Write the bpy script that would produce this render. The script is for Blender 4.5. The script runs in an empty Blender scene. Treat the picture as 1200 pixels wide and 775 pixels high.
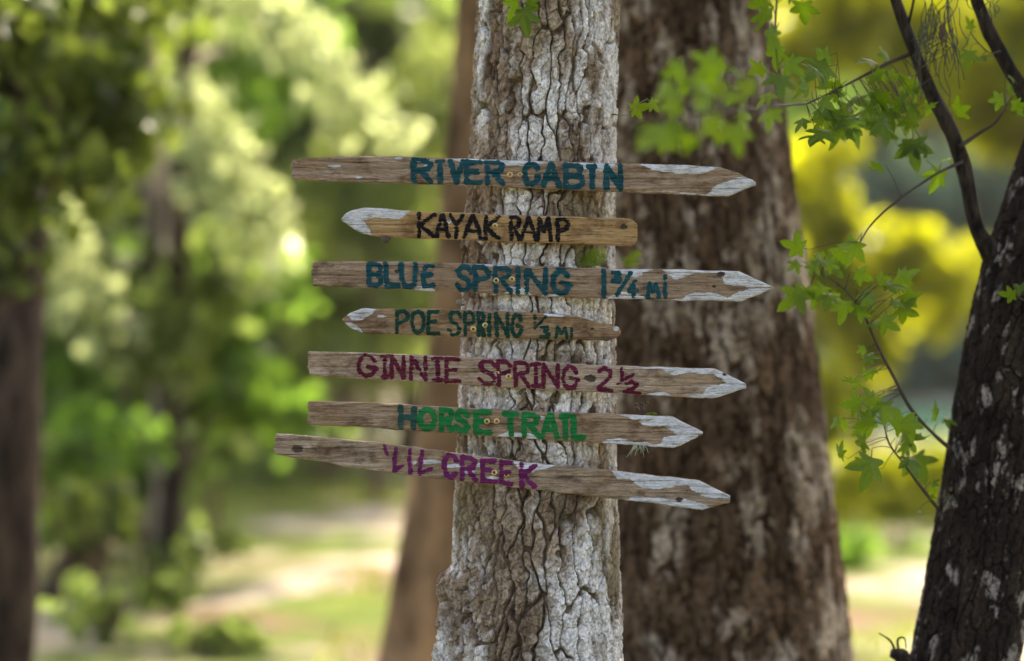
import bpy, math, random
import numpy as np
from mathutils import Vector, Matrix

# ------------------------------------------------------------------ camera, sky, sun, exposure
S = bpy.context.scene
CZ, LENS, FOCUS = 1.55, 85.0, 6.0
K = 36.0 / LENS / 1200.0            # metres per photo pixel per metre of distance
cam_d = bpy.data.cameras.new('camera')
cam = bpy.data.objects.new('camera', cam_d)
S.collection.objects.link(cam)
cam.location = (0, 0, CZ)
cam.rotation_euler = (math.radians(90), 0, 0)
cam_d.lens = LENS; cam_d.sensor_width = 36.0
cam_d.clip_start = 0.1; cam_d.clip_end = 3000
cam_d.dof.use_dof = True
cam_d.dof.focus_distance = FOCUS
cam_d.dof.aperture_fstop = 0.95
S.camera = cam

SUN_EL, SUN_AZ = math.radians(54), math.radians(14)   # sun behind the trees, a little to the right of straight ahead (+Y)
W = bpy.data.worlds.new('World'); S.world = W; W.use_nodes = True
wn = W.node_tree.nodes; wl = W.node_tree.links
sky = wn.new('ShaderNodeTexSky'); sky.sky_type = 'NISHITA'; sky.sun_disc = False
sky.dust_density = 5.0; sky.ozone_density = 0.4; sky.air_density = 0.8
sky.sun_elevation = SUN_EL; sky.sun_rotation = SUN_AZ
bg = wn['Background']; bg.inputs[1].default_value = 0.15
wl.new(sky.outputs[0], bg.inputs[0])
sd = bpy.data.lights.new('sun', 'SUN'); sd.energy = 2.8; sd.angle = math.radians(0.5); sd.color = (1.0, 0.93, 0.80)
sun = bpy.data.objects.new('sun', sd); S.collection.objects.link(sun)
to_sun = Vector((math.sin(SUN_AZ) * math.cos(SUN_EL), math.cos(SUN_AZ) * math.cos(SUN_EL), math.sin(SUN_EL)))
sun.rotation_euler = (-to_sun).to_track_quat('-Z', 'Y').to_euler()
sun.location = (0, 20, 30)
S.view_settings.view_transform = 'Standard'; S.view_settings.look = 'None'
S.view_settings.exposure = 2.22; S.view_settings.gamma = 1.0; S.view_settings.use_curve_mapping = False
S.view_settings.use_white_balance = True; S.view_settings.white_balance_temperature = 7200; S.view_settings.white_balance_tint = 10.0   # camera set for open shade
S.render.engine = 'CYCLES'
S.cycles.use_denoising = True
S.cycles.max_bounces = 8; S.cycles.diffuse_bounces = 5; S.cycles.glossy_bounces = 2
S.cycles.transmission_bounces = 4; S.cycles.caustics_reflective = False; S.cycles.caustics_refractive = False
S.cycles.sample_clamp_indirect = 6.0

rnd = random.Random(7)
RNG = np.random.default_rng(11)
C = S.collection

# ------------------------------------------------------------------ helpers
def P(px, py, d):
    return Vector(((px - 600) * K * d, d, CZ - (py - 387.5) * K * d))

def hsh(ix, iy, iz, seed):
    h = (ix.astype(np.int64) * 374761393 + iy.astype(np.int64) * 668265263 + iz.astype(np.int64) * 2147483647 + seed * 1274126177) & 0xFFFFFFFF
    h = ((h ^ (h >> 13)) * 1274126177) & 0xFFFFFFFF
    h = ((h ^ (h >> 16)) * 2246822519) & 0xFFFFFFFF
    return ((h ^ (h >> 15)) & 0xFFFFFF) / float(0xFFFFFF)

def vn(x, y, z=None, seed=0):
    x = np.asarray(x, float); y = np.asarray(y, float)
    if z is None:
        z = np.zeros_like(x + y)
        flat = True
    else:
        flat = False
    ix, iy, iz = np.floor(x), np.floor(y), np.floor(z)
    fx, fy, fz = x - ix, y - iy, z - iz
    fx = fx * fx * (3 - 2 * fx); fy = fy * fy * (3 - 2 * fy); fz = fz * fz * (3 - 2 * fz)
    def lay(k):
        a = hsh(ix, iy, iz + k, seed); b = hsh(ix + 1, iy, iz + k, seed)
        c = hsh(ix, iy + 1, iz + k, seed); d = hsh(ix + 1, iy + 1, iz + k, seed)
        return (a * (1 - fx) + b * fx) * (1 - fy) + (c * (1 - fx) + d * fx) * fy
    if flat:
        return lay(0) * 2 - 1
    return (lay(0) * (1 - fz) + lay(1) * fz) * 2 - 1

def fbm(x, y, z=None, seed=0, oct=3):
    s = 0.0; a = 1.0; t = 0.0
    for o in range(oct):
        f = 2.03 ** o
        s = s + a * vn(np.asarray(x) * f, np.asarray(y) * f, None if z is None else np.asarray(z) * f, seed + o * 17)
        t += a; a *= 0.5
    return s / t

def sstep(a, b, x):
    t = np.clip((x - a) / (b - a), 0, 1)
    return t * t * (3 - 2 * t)

def link(o, parent=None):
    C.objects.link(o)
    if parent is not None: o.parent = parent
    return o

def mesh_np(name, V, F, mat, smooth=False, attrs=None):
    """V (n,3), F (m,k) with equal polygon size k"""
    me = bpy.data.meshes.new(name)
    V = np.asarray(V, np.float32); F = np.asarray(F, np.int32)
    m, k = F.shape
    me.vertices.add(len(V)); me.vertices.foreach_set('co', V.ravel())
    me.loops.add(m * k); me.loops.foreach_set('vertex_index', F.ravel())
    me.polygons.add(m)
    me.polygons.foreach_set('loop_start', np.arange(0, m * k, k, dtype=np.int32))
    me.polygons.foreach_set('loop_total', np.full(m, k, np.int32))
    me.polygons.foreach_set('use_smooth', np.full(m, smooth))
    if attrs:
        for an, av in attrs.items():
            at = me.attributes.new(an, 'FLOAT', 'POINT'); at.data.foreach_set('value', np.asarray(av, np.float32).ravel())
    me.update(calc_edges=True); me.validate()
    if mat: me.materials.append(mat)
    return me

def mesh_py(name, V, F, mat, smooth=False):
    me = bpy.data.meshes.new(name)
    me.from_pydata([tuple(v) for v in V], [], [tuple(f) for f in F])
    if smooth:
        me.polygons.foreach_set('use_smooth', [True] * len(me.polygons))
    me.update()
    if mat: me.materials.append(mat)
    return me

def ob(name, me, parent=None, loc=None):
    o = bpy.data.objects.new(name, me)
    if loc is not None: o.location = loc
    return link(o, parent)

def thing(name, label, cat, loc, group=None):
    o = bpy.data.objects.new(name, None); o.empty_display_size = 0.1
    o.location = loc
    o['label'] = label; o['category'] = cat
    if group: o['group'] = group
    return link(o)

def tag(o, label, cat, group=None):
    o['label'] = label; o['category'] = cat
    if group: o['group'] = group
    return o

def spline(pts, n):
    """Catmull-Rom through rows of pts (any dimension), n samples"""
    p = np.asarray(pts, float)
    q = np.vstack([2 * p[0] - p[1], p, 2 * p[-1] - p[-2]])
    t = np.linspace(0, len(p) - 1, n); i = np.minimum(t.astype(int), len(p) - 2); f = (t - i)[:, None]
    a, b, c, d = q[i], q[i + 1], q[i + 2], q[i + 3]
    return 0.5 * ((2 * b) + (-a + c) * f + (2 * a - 5 * b + 4 * c - d) * f ** 2 + (-a + 3 * b - 3 * c + d) * f ** 3)

class MB:
    def __init__(s): s.V = []; s.F = []
    def tube(s, pts, rad, n=6, segs=None, rough=0.0, seed=0, cap=True):
        pts = [tuple(p) for p in pts]
        rad = list(rad) if hasattr(rad, '__len__') else [rad] * len(pts)
        a = np.array([list(p) + [r] for p, r in zip(pts, rad)])
        if len(a) > 2 or segs: a = spline(a, segs or (len(a) - 1) * 4 + 1)
        c = a[:, :3]; r = np.maximum(a[:, 3], 1e-4)
        T = np.gradient(c, axis=0); T /= np.linalg.norm(T, axis=1)[:, None] + 1e-9
        ref = np.array([0.31, 0.9, 0.3]) if abs(T[0] @ np.array([0.31, 0.9, 0.3])) < 0.85 else np.array([1.0, 0.1, 0])
        base = len(s.V); m = len(c)
        for i in range(m):
            x = np.cross(T[i], ref); x /= np.linalg.norm(x); y = np.cross(T[i], x)
            for j in range(n):
                th = 2 * math.pi * j / n
                rr = r[i] * (1 + rough * float(vn(i * 0.45 + 3.1 * seed, j * 1.3, None, 5 + seed)))
                s.V.append(c[i] + rr * (math.cos(th) * x + math.sin(th) * y))
        for i in range(m - 1):
            for j in range(n):
                j2 = (j + 1) % n
                s.F.append((base + i * n + j, base + i * n + j2, base + (i + 1) * n + j2, base + (i + 1) * n + j))
        if cap:
            s.F.append(tuple(base + j for j in range(n))[::-1]); s.F.append(tuple(base + (m - 1) * n + j for j in range(n)))
        return s
    def ell(s, c, r, nu=10, nv=7, tilt=None):
        base = len(s.V)
        for i in range(nv + 1):
            ph = math.pi * i / nv
            for j in range(nu):
                th = 2 * math.pi * j / nu
                v = Vector((math.sin(ph) * math.cos(th) * r[0], math.sin(ph) * math.sin(th) * r[1], math.cos(ph) * r[2]))
                if tilt: v = tilt @ v
                s.V.append(np.array(c) + np.array(v))
        for i in range(nv):
            for j in range(nu):
                j2 = (j + 1) % nu
                s.F.append((base + i * nu + j, base + (i + 1) * nu + j, base + (i + 1) * nu + j2, base + i * nu + j2))
        return s
    def build(s, name, mat, parent=None, off=(0, 0, 0), smooth=True):
        o = np.array(off)
        return ob(name, mesh_py(name, [np.array(v) - o for v in s.V], s.F, mat, smooth), parent)

# ------------------------------------------------------------------ materials
def nmat(name):
    m = bpy.data.materials.new(name); m.use_nodes = True
    nt = m.node_tree; b = nt.nodes['Principled BSDF']
    return m, nt.nodes, nt.links, b

def ramp(N, L, src, stops):
    r = N.new('ShaderNodeValToRGB'); e = r.color_ramp.elements
    while len(e) > 1: e.remove(e[-1])
    e[0].position = stops[0][0]; e[0].color = (*stops[0][1], 1)
    for p, c in stops[1:]:
        x = e.new(p); x.color = (*c, 1)
    L.new(src, r.inputs[0]); return r.outputs[0]

def noise(N, L, scale, detail=4, rough=0.55, vec=None, dim=None, dist=0.0):
    n = N.new('ShaderNodeTexNoise'); n.inputs['Scale'].default_value = scale
    n.inputs['Detail'].default_value = detail; n.inputs['Roughness'].default_value = rough; n.inputs['Distortion'].default_value = dist
    if vec is not None: L.new(vec, n.inputs['Vector'])
    return n.outputs['Fac']

def coords(N, L, scale=(1, 1, 1), loc=(0, 0, 0), kind='Object'):
    tc = N.new('ShaderNodeTexCoord'); mp = N.new('ShaderNodeMapping')
    mp.inputs['Scale'].default_value = scale; mp.inputs['Location'].default_value = loc
    L.new(tc.outputs[kind], mp.inputs['Vector']); return mp.outputs['Vector']

def mixc(N, L, fac, a, b, mode='MIX'):
    m = N.new('ShaderNodeMix'); m.data_type = 'RGBA'; m.blend_type = mode
    fi, ai, bi = m.inputs[0], m.inputs[6], m.inputs[7]
    for sock, v in ((fi, fac), (ai, a), (bi, b)):
        if hasattr(v, 'is_output'): L.new(v, sock)
        elif isinstance(v, (int, float)): sock.default_value = v
        else: sock.default_value = (*v, 1)
    return m.outputs[2]

def math2(N, L, op, a, b, clamp=False):
    m = N.new('ShaderNodeMath'); m.operation = op; m.use_clamp = clamp
    for i, v in enumerate((a, b)):
        if hasattr(v, 'is_output'): L.new(v, m.inputs[i])
        else: m.inputs[i].default_value = v
    return m.outputs[0]

def bump(N, L, b, h, strength, dist):
    bp = N.new('ShaderNodeBump'); bp.inputs['Strength'].default_value = strength; bp.inputs['Distance'].default_value = dist
    L.new(h, bp.inputs['Height']); L.new(bp.outputs[0], b.inputs['Normal'])

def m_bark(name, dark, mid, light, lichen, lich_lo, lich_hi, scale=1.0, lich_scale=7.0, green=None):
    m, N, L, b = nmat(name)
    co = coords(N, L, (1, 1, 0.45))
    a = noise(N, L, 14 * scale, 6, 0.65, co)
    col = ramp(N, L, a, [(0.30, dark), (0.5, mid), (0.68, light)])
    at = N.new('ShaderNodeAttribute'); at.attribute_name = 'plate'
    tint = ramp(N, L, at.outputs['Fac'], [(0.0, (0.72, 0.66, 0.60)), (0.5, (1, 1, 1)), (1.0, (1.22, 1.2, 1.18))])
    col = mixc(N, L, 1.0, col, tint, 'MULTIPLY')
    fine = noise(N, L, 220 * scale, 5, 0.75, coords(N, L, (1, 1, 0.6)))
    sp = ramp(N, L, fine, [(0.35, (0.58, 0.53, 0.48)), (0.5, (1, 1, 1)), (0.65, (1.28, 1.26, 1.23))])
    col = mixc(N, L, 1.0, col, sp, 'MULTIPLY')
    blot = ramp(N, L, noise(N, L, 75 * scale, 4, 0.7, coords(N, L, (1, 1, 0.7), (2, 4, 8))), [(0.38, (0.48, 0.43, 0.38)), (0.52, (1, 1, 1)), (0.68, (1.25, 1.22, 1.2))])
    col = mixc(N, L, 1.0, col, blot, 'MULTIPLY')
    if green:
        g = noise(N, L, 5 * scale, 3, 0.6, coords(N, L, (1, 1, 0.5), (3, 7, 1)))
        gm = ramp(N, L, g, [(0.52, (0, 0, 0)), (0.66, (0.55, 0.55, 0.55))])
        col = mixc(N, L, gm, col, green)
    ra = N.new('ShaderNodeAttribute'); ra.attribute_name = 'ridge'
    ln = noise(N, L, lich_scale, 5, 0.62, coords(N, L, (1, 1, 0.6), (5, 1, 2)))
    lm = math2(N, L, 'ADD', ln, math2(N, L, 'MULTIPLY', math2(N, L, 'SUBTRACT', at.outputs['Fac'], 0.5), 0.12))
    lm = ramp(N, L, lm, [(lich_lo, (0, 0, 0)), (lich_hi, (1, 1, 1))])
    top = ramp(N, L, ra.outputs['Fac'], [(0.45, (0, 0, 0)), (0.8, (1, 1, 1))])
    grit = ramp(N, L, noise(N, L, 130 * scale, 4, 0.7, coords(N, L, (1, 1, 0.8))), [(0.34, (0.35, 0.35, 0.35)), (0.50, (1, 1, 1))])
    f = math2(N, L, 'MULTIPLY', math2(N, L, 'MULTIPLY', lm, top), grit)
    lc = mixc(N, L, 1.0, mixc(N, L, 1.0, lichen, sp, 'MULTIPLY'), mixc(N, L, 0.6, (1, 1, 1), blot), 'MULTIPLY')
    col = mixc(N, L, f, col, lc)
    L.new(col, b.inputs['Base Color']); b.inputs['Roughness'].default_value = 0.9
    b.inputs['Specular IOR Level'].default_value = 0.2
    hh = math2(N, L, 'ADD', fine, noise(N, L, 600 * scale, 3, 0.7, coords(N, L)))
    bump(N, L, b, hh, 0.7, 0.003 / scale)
    return m

def m_plain_bark(name, dark, light, scale=8.0):
    m, N, L, b = nmat(name)
    a = noise(N, L, scale, 6, 0.65, coords(N, L, (1, 1, 0.25)))
    col = ramp(N, L, a, [(0.32, dark), (0.66, light)])
    big = ramp(N, L, noise(N, L, scale * 1.5, 4, 0.6, coords(N, L, (1.3, 1.3, 0.45), (4, 2, 6))), [(0.38, (0.38, 0.34, 0.30)), (0.52, (1, 1, 1)), (0.66, (1.6, 1.55, 1.45))])
    col = mixc(N, L, 1.0, col, big, 'MULTIPLY')
    L.new(col, b.inputs['Base Color']); b.inputs['Roughness'].default_value = 0.9
    b.inputs['Specular IOR Level'].default_value = 0.2
    bump(N, L, b, noise(N, L, scale * 4, 5, 0.7, coords(N, L, (1, 1, 0.2))), 0.8, 0.03)
    return m

def m_leaf(name, c1, c2, trans, tr=0.5, rough=0.5, island=True, spots=False):
    m, N, L, b = nmat(name)
    if island:
        g = N.new('ShaderNodeNewGeometry'); rv = g.outputs['Random Per Island']
    else:
        g = N.new('ShaderNodeObjectInfo'); rv = g.outputs['Random']
    col = mixc(N, L, rv, c1, c2)
    tcol = mixc(N, L, rv, trans, tuple(0.75 * t for t in trans))
    if spots:
        sp = noise(N, L, 60, 4, 0.6, coords(N, L))
        sm = ramp(N, L, sp, [(0.62, (0, 0, 0)), (0.7, (0.8, 0.8, 0.8))])
        col = mixc(N, L, sm, col, (0.10, 0.06, 0.02)); tcol = mixc(N, L, sm, tcol, (0.14, 0.08, 0.02))
        v = noise(N, L, 25, 3, 0.5, coords(N, L))
        vm = ramp(N, L, v, [(0.35, (0.75, 0.8, 0.7)), (0.65, (1.2, 1.15, 1.1))])
        col = mixc(N, L, 1.0, col, vm, 'MULTIPLY'); tcol = mixc(N, L, 1.0, tcol, vm, 'MULTIPLY')
    L.new(col, b.inputs['Base Color']); b.inputs['Roughness'].default_value = rough
    b.inputs['Specular IOR Level'].default_value = 0.3
    t = N.new('ShaderNodeBsdfTranslucent'); L.new(tcol, t.inputs['Color'])
    mx = N.new('ShaderNodeMixShader'); mx.inputs[0].default_value = tr
    L.new(b.outputs[0], mx.inputs[1]); L.new(t.outputs[0], mx.inputs[2])
    L.new(mx.outputs[0], N['Material Output'].inputs['Surface'])
    return m

def m_wood(name, dark, mid, light, seed, warm=None):
    m, N, L, b = nmat(name)
    co = coords(N, L, (2.2, 1, 34), (seed * 1.7, seed, seed * 0.6))
    g = noise(N, L, 3.2, 8, 0.68, co, dist=0.6)
    col = ramp(N, L, g, [(0.30, dark), (0.48, mid), (0.68, light)])
    fine = noise(N, L, 9, 5, 0.75, coords(N, L, (5, 1, 120), (seed, 0, 3)))
    fm = ramp(N, L, fine, [(0.36, (0.26, 0.21, 0.17)), (0.47, (0.95, 0.94, 0.93)), (0.68, (1.35, 1.32, 1.28))])
    col = mixc(N, L, 1.0, col, fm, 'MULTIPLY')
    big = noise(N, L, 5, 4, 0.6, coords(N, L, (1, 1, 2), (seed * 3.1, 2, 0)))
    if warm:
        wm = ramp(N, L, big, [(0.42, (0, 0, 0)), (0.62, (0.8, 0.8, 0.8))])
        col = mixc(N, L, wm, col, mixc(N, L, 1.0, warm, fm, 'MULTIPLY'))
    st = ramp(N, L, noise(N, L, 22, 5, 0.7, coords(N, L, (0.8, 1, 1.4), (seed, 5, 2))), [(0.48, (1, 1, 1)), (0.68, (0.36, 0.29, 0.23))])
    col = mixc(N, L, 1.0, col, st, 'MULTIPLY')
    L.new(col, b.inputs['Base Color']); b.inputs['Roughness'].default_value = 0.85
    b.inputs['Specular IOR Level'].default_value = 0.25
    bump(N, L, b, fine, 0.9, 0.004)
    return m

def m_paint(name, c, c2=None, thin=0.0):
    m, N, L, b = nmat(name)
    g = noise(N, L, 30, 6, 0.7, coords(N, L, (1, 1, 2.5)))
    c2 = c2 or tuple(min(1, v * 1.4 + 0.006) for v in c)
    col = ramp(N, L, g, [(0.3, tuple(v * 0.7 for v in c)), (0.5, c), (0.72, c2)])
    sp = ramp(N, L, noise(N, L, 14, 6, 0.75, coords(N, L, (3, 1, 40))), [(0.56, (0, 0, 0)), (0.70, (0.8, 0.8, 0.8))])
    col = mixc(N, L, sp, col, (0.17, 0.118, 0.075))
    L.new(col, b.inputs['Base Color']); b.inputs['Roughness'].default_value = 0.7
    b.inputs['Specular IOR Level'].default_value = 0.12
    bump(N, L, b, noise(N, L, 9, 5, 0.7, coords(N, L, (5, 1, 110))), 0.5, 0.0015)
    return m

def m_white(name):
    m, N, L, b = nmat(name)
    g = noise(N, L, 26, 6, 0.7, coords(N, L, (1, 1, 3)))
    col = ramp(N, L, g, [(0.30, (0.24, 0.21, 0.18)), (0.46, (0.47, 0.46, 0.45)), (0.68, (0.62, 0.625, 0.64))])
    cr = ramp(N, L, noise(N, L, 11, 6, 0.75, coords(N, L, (6, 1, 60))), [(0.36, (0.32, 0.26, 0.21)), (0.50, (1, 1, 1))])
    col = mixc(N, L, 1.0, col, cr, 'MULTIPLY')
    L.new(col, b.inputs['Base Color']); b.inputs['Roughness'].default_value = 0.75
    b.inputs['Specular IOR Level'].default_value = 0.3
    bump(N, L, b, noise(N, L, 9, 5, 0.7, coords(N, L, (6, 1, 90))), 0.5, 0.0015)
    return m

def m_simple(name, c, rough=0.6, metal=0.0, var=0.25, sc=60):
    m, N, L, b = nmat(name)
    g = noise(N, L, sc, 4, 0.6, coords(N, L))
    col = ramp(N, L, g, [(0.3, tuple(v * (1 - var) for v in c)), (0.7, tuple(min(1, v * (1 + var)) for v in c))])
    L.new(col, b.inputs['Base Color']); b.inputs['Roughness'].default_value = rough; b.inputs['Metallic'].default_value = metal
    return m

M = {}
M['bark_sign'] = m_bark('bark_grey_lichen', (0.12, 0.076, 0.046), (0.27, 0.200, 0.135), (0.43, 0.345, 0.25), (0.76, 0.73, 0.69), 0.46, 0.58, 1.0, 5.0, (0.24, 0.21, 0.11))
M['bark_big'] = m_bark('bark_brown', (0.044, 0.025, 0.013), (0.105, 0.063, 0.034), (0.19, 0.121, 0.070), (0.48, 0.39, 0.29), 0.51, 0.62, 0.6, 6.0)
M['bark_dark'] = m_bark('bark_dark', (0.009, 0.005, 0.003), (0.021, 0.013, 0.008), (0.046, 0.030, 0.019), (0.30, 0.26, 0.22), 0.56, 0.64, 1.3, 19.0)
M['branch_bark'] = m_plain_bark('branch_bark', (0.011, 0.007, 0.005), (0.060, 0.043, 0.031), 30)
M['twig'] = m_simple('twig_bark', (0.040, 0.024, 0.014), 0.8)
M['petiole'] = m_simple('petiole_green', (0.16, 0.15, 0.05), 0.6)
M['far_bark'] = m_plain_bark('far_bark_brown', (0.07, 0.045, 0.028), (0.17, 0.115, 0.075), 6)
M['tan_bark'] = m_plain_bark('far_bark_tan', (0.11, 0.062, 0.030), (0.27, 0.17, 0.095), 4)
M['pale_bark'] = m_plain_bark('far_bark_pale', (0.16, 0.12, 0.085), (0.36, 0.30, 0.235), 6)
M['black_bark'] = m_plain_bark('far_bark_dark', (0.025, 0.016, 0.011), (0.065, 0.043, 0.030), 6)
M['leaf_gum'] = m_leaf('leaf_sweetgum', (0.022, 0.058, 0.005), (0.075, 0.115, 0.010), (0.18, 0.31, 0.006), 0.5, 0.45, False, True)
M['leaf_bright'] = m_leaf('leaf_bright_backlit', (0.055, 0.11, 0.006), (0.14, 0.17, 0.010), (0.26, 0.42, 0.008), 0.52, 0.5, False, True)  # brighter copy of leaf_gum, backlight put into its colour; ferns use it too
M['leaf_canopy'] = m_leaf('leaf_canopy', (0.035, 0.080, 0.014), (0.070, 0.120, 0.02), (0.10, 0.20, 0.02), 0.4)
M['leaf_green'] = m_leaf('leaf_mid_green', (0.06, 0.105, 0.016), (0.10, 0.15, 0.024), (0.22, 0.40, 0.042), 0.6, 0.4)
M['leaf_olive'] = m_leaf('leaf_olive', (0.08, 0.10, 0.026), (0.13, 0.145, 0.045), (0.26, 0.36, 0.075), 0.6, 0.4)
M['leaf_dark'] = m_leaf('leaf_dark', (0.045, 0.065, 0.014), (0.075, 0.098, 0.022), (0.19, 0.26, 0.035), 0.5, 0.4)
M['leaf_yellow'] = m_leaf('leaf_yellow_green', (0.15, 0.155, 0.010), (0.21, 0.20, 0.015), (0.56, 0.59, 0.014), 0.62, 0.4)
M['leaf_sunlit_pale'] = m_leaf('leaf_sunlit_pale', (0.26, 0.30, 0.13), (0.36, 0.39, 0.20), (0.60, 0.68, 0.30), 0.55, 0.35)  # sunlight on the drooping boughs put into a pale leaf colour
M['leaf_sunny'] = m_leaf('leaf_sunny_olive', (0.11, 0.135, 0.035), (0.17, 0.19, 0.06), (0.38, 0.47, 0.10), 0.6, 0.4)  # lighter copy of leaf_olive, sunshine put into the leaf colour
M['leaf_teal'] = m_leaf('leaf_blue_green', (0.055, 0.095, 0.060), (0.085, 0.13, 0.085), (0.12, 0.19, 0.11), 0.5)
M['leaf_brown'] = m_simple('leaf_dead', (0.075, 0.035, 0.018), 0.7)
M['moss'] = m_simple('moss_grey', (0.055, 0.055, 0.030), 0.9)
M['white'] = m_white('white_paint_flaking')
M['teal'] = m_paint('paint_teal', (0.0005, 0.046, 0.058))
M['black'] = m_paint('paint_black', (0.003, 0.0025, 0.003), (0.009, 0.008, 0.008))
M['dgreen'] = m_paint('paint_dark_green', (0.001, 0.032, 0.020))
M['maroon'] = m_paint('paint_maroon', (0.080, 0.003, 0.020))
M['green'] = m_paint('paint_green', (0.001, 0.125, 0.028))
M['fgreen'] = m_paint('paint_faded_green', (0.014, 0.060, 0.044), (0.045, 0.07, 0.07))
M['purple'] = m_paint('paint_purple', (0.115, 0.008, 0.068))
M['brass'] = m_simple('brass', (0.52, 0.37, 0.15), 0.40, 0.9)
M['knot'] = m_simple('knot_wood', (0.045, 0.028, 0.016), 0.85, 0, 0.5, 300)
M['snail'] = m_simple('snail_shell', (0.050, 0.018, 0.007), 0.5, 0, 0.5, 120)
M['bud'] = m_simple('grey_brown_shell', (0.13, 0.10, 0.06), 0.5, 0, 0.4, 200)

# ------------------------------------------------------------------ ground, river, far forest
def m_ground():
    m, N, L, b = nmat('forest_floor')
    co = coords(N, L)
    n1 = noise(N, L, 0.5, 6, 0.62, co)
    sand = ramp(N, L, noise(N, L, 2.2, 6, 0.65, co), [(0.3, (0.19, 0.14, 0.11)), (0.52, (0.34, 0.275, 0.23)), (0.72, (0.48, 0.42, 0.375))])
    grass = ramp(N, L, noise(N, L, 3.0, 5, 0.65, co), [(0.3, (0.035, 0.055, 0.010)), (0.6, (0.095, 0.125, 0.018)), (0.8, (0.17, 0.18, 0.04))])
    col = mixc(N, L, ramp(N, L, n1, [(0.40, (0, 0, 0)), (0.50, (1, 1, 1))]), sand, grass)
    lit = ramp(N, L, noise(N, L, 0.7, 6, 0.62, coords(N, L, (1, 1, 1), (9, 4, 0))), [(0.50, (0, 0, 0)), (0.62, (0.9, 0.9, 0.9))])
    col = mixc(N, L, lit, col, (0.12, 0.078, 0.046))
    L.new(col, b.inputs['Base Color']); b.inputs['Roughness'].default_value = 0.95
    b.inputs['Specular IOR Level'].default_value = 0.1
    bump(N, L, b, noise(N, L, 9, 6, 0.7, co), 0.6, 0.06)
    return m

def ground_z(x, y):
    x = np.asarray(x, float); y = np.asarray(y, float)
    z = 0.10 * fbm(x * 0.12, y * 0.12, None, 31, 3) + 0.05 * fbm(x * 0.6, y * 0.6, None, 37, 2)
    z = z * sstep(3, 9, np.hypot(x, y - 6.5)) + 0.0
    chan = sstep(40, 43, y) * (1 - sstep(58, 62, y))
    z = z - 0.55 * chan - 0.12
    z = z + 0.9 * sstep(60, 78, y)
    return z

xs = np.concatenate([np.linspace(-600, -42, 20), np.linspace(-40, 40, 130), np.linspace(42, 600, 20)])
ys = np.concatenate([np.linspace(-400, -12, 16), np.linspace(-10, 90, 170), np.linspace(95, 1500, 22)])
X, Y = np.meshgrid(xs, ys); Z = ground_z(X, Y)
def grid_faces(nr, nc, wrap=False):
    i, j = np.meshgrid(np.arange(nr - 1), np.arange(nc if wrap else nc - 1), indexing='ij')
    j2 = (j + 1) % nc
    return np.stack([i * nc + j, i * nc + j2, (i + 1) * nc + j2, (i + 1) * nc + j], -1).reshape(-1, 4)
g = ob('ground', mesh_np('ground', np.stack([X, Y, Z], -1).reshape(-1, 3), grid_faces(*X.shape), m_ground(), True))
g['kind'] = 'structure'; g['label'] = 'sandy forest floor with patches of grass and leaf litter'

def m_water():
    m, N, L, b = nmat('spring_water')
    b.inputs['Base Color'].default_value = (0.03, 0.10, 0.065, 1); b.inputs['Roughness'].default_value = 0.12
    b.inputs['IOR'].default_value = 1.33
    bump(N, L, b, noise(N, L, 1.3, 3, 0.5, coords(N, L, (0.4, 1, 1))), 0.25, 0.05)
    return m
wv = np.array([[-300, 40.5, -0.33], [300, 40.5, -0.33], [300, 61, -0.33], [-300, 61, -0.33]])
r_ = ob('river', mesh_np('river', wv, [[0, 1, 2, 3]], m_water())); r_['kind'] = 'structure'; r_['label'] = 'green spring river beyond the trees'

def leaf_cards(cent, size, rng, droop=0.3, elong=1.5):
    """diamond shaped folded leaves at the rows of cent; returns V, F(quads)"""
    n = len(cent)
    d = rng.normal(size=(n, 3)); d[:, 2] -= droop * 1.5; d /= np.linalg.norm(d, axis=1)[:, None]
    u = rng.normal(size=(n, 3)); u -= (u * d).sum(1)[:, None] * d; u /= np.linalg.norm(u, axis=1)[:, None]
    s = (size * rng.uniform(0.6, 1.35, n))[:, None]
    a = cent - d * s * elong * 0.5; b = cent + u * s * 0.5; c = cent + d * s * elong * 0.5; e = cent - u * s * 0.5
    V = np.stack([a, b, c, e], 1).reshape(-1, 3)
    F = np.arange(n * 4).reshape(-1, 4)
    return V, F

def clump_points(c, r, n, rng, subs=14):
    """leaf positions spread over sub-clumps in an ellipsoid, so that gaps stay between them"""
    c = np.array(c); r = np.array(r)
    sc = rng.normal(size=(subs, 3)); sc /= np.linalg.norm(sc, axis=1)[:, None]
    sc *= (rng.uniform(0.25, 0.95, subs) ** 0.6)[:, None]
    k = rng.integers(0, subs, n)
    p = sc[k] + rng.normal(size=(n, 3)) * 0.25
    return c + p * r

def crown_obj(name, clumps, mat, parent, off, size, dens, rng, subs=14, droop=0.3):
    pts = [clump_points(c, r, n if n else int(dens * (r[0] * r[2]) ** 0.8), rng, subs) for (c, r, n) in clumps]
    cen = np.vstack(pts)
    V, F = leaf_cards(cen, size, rng, droop)
    return ob(name, mesh_np(name, V - np.array(off), F, mat), parent)

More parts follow.
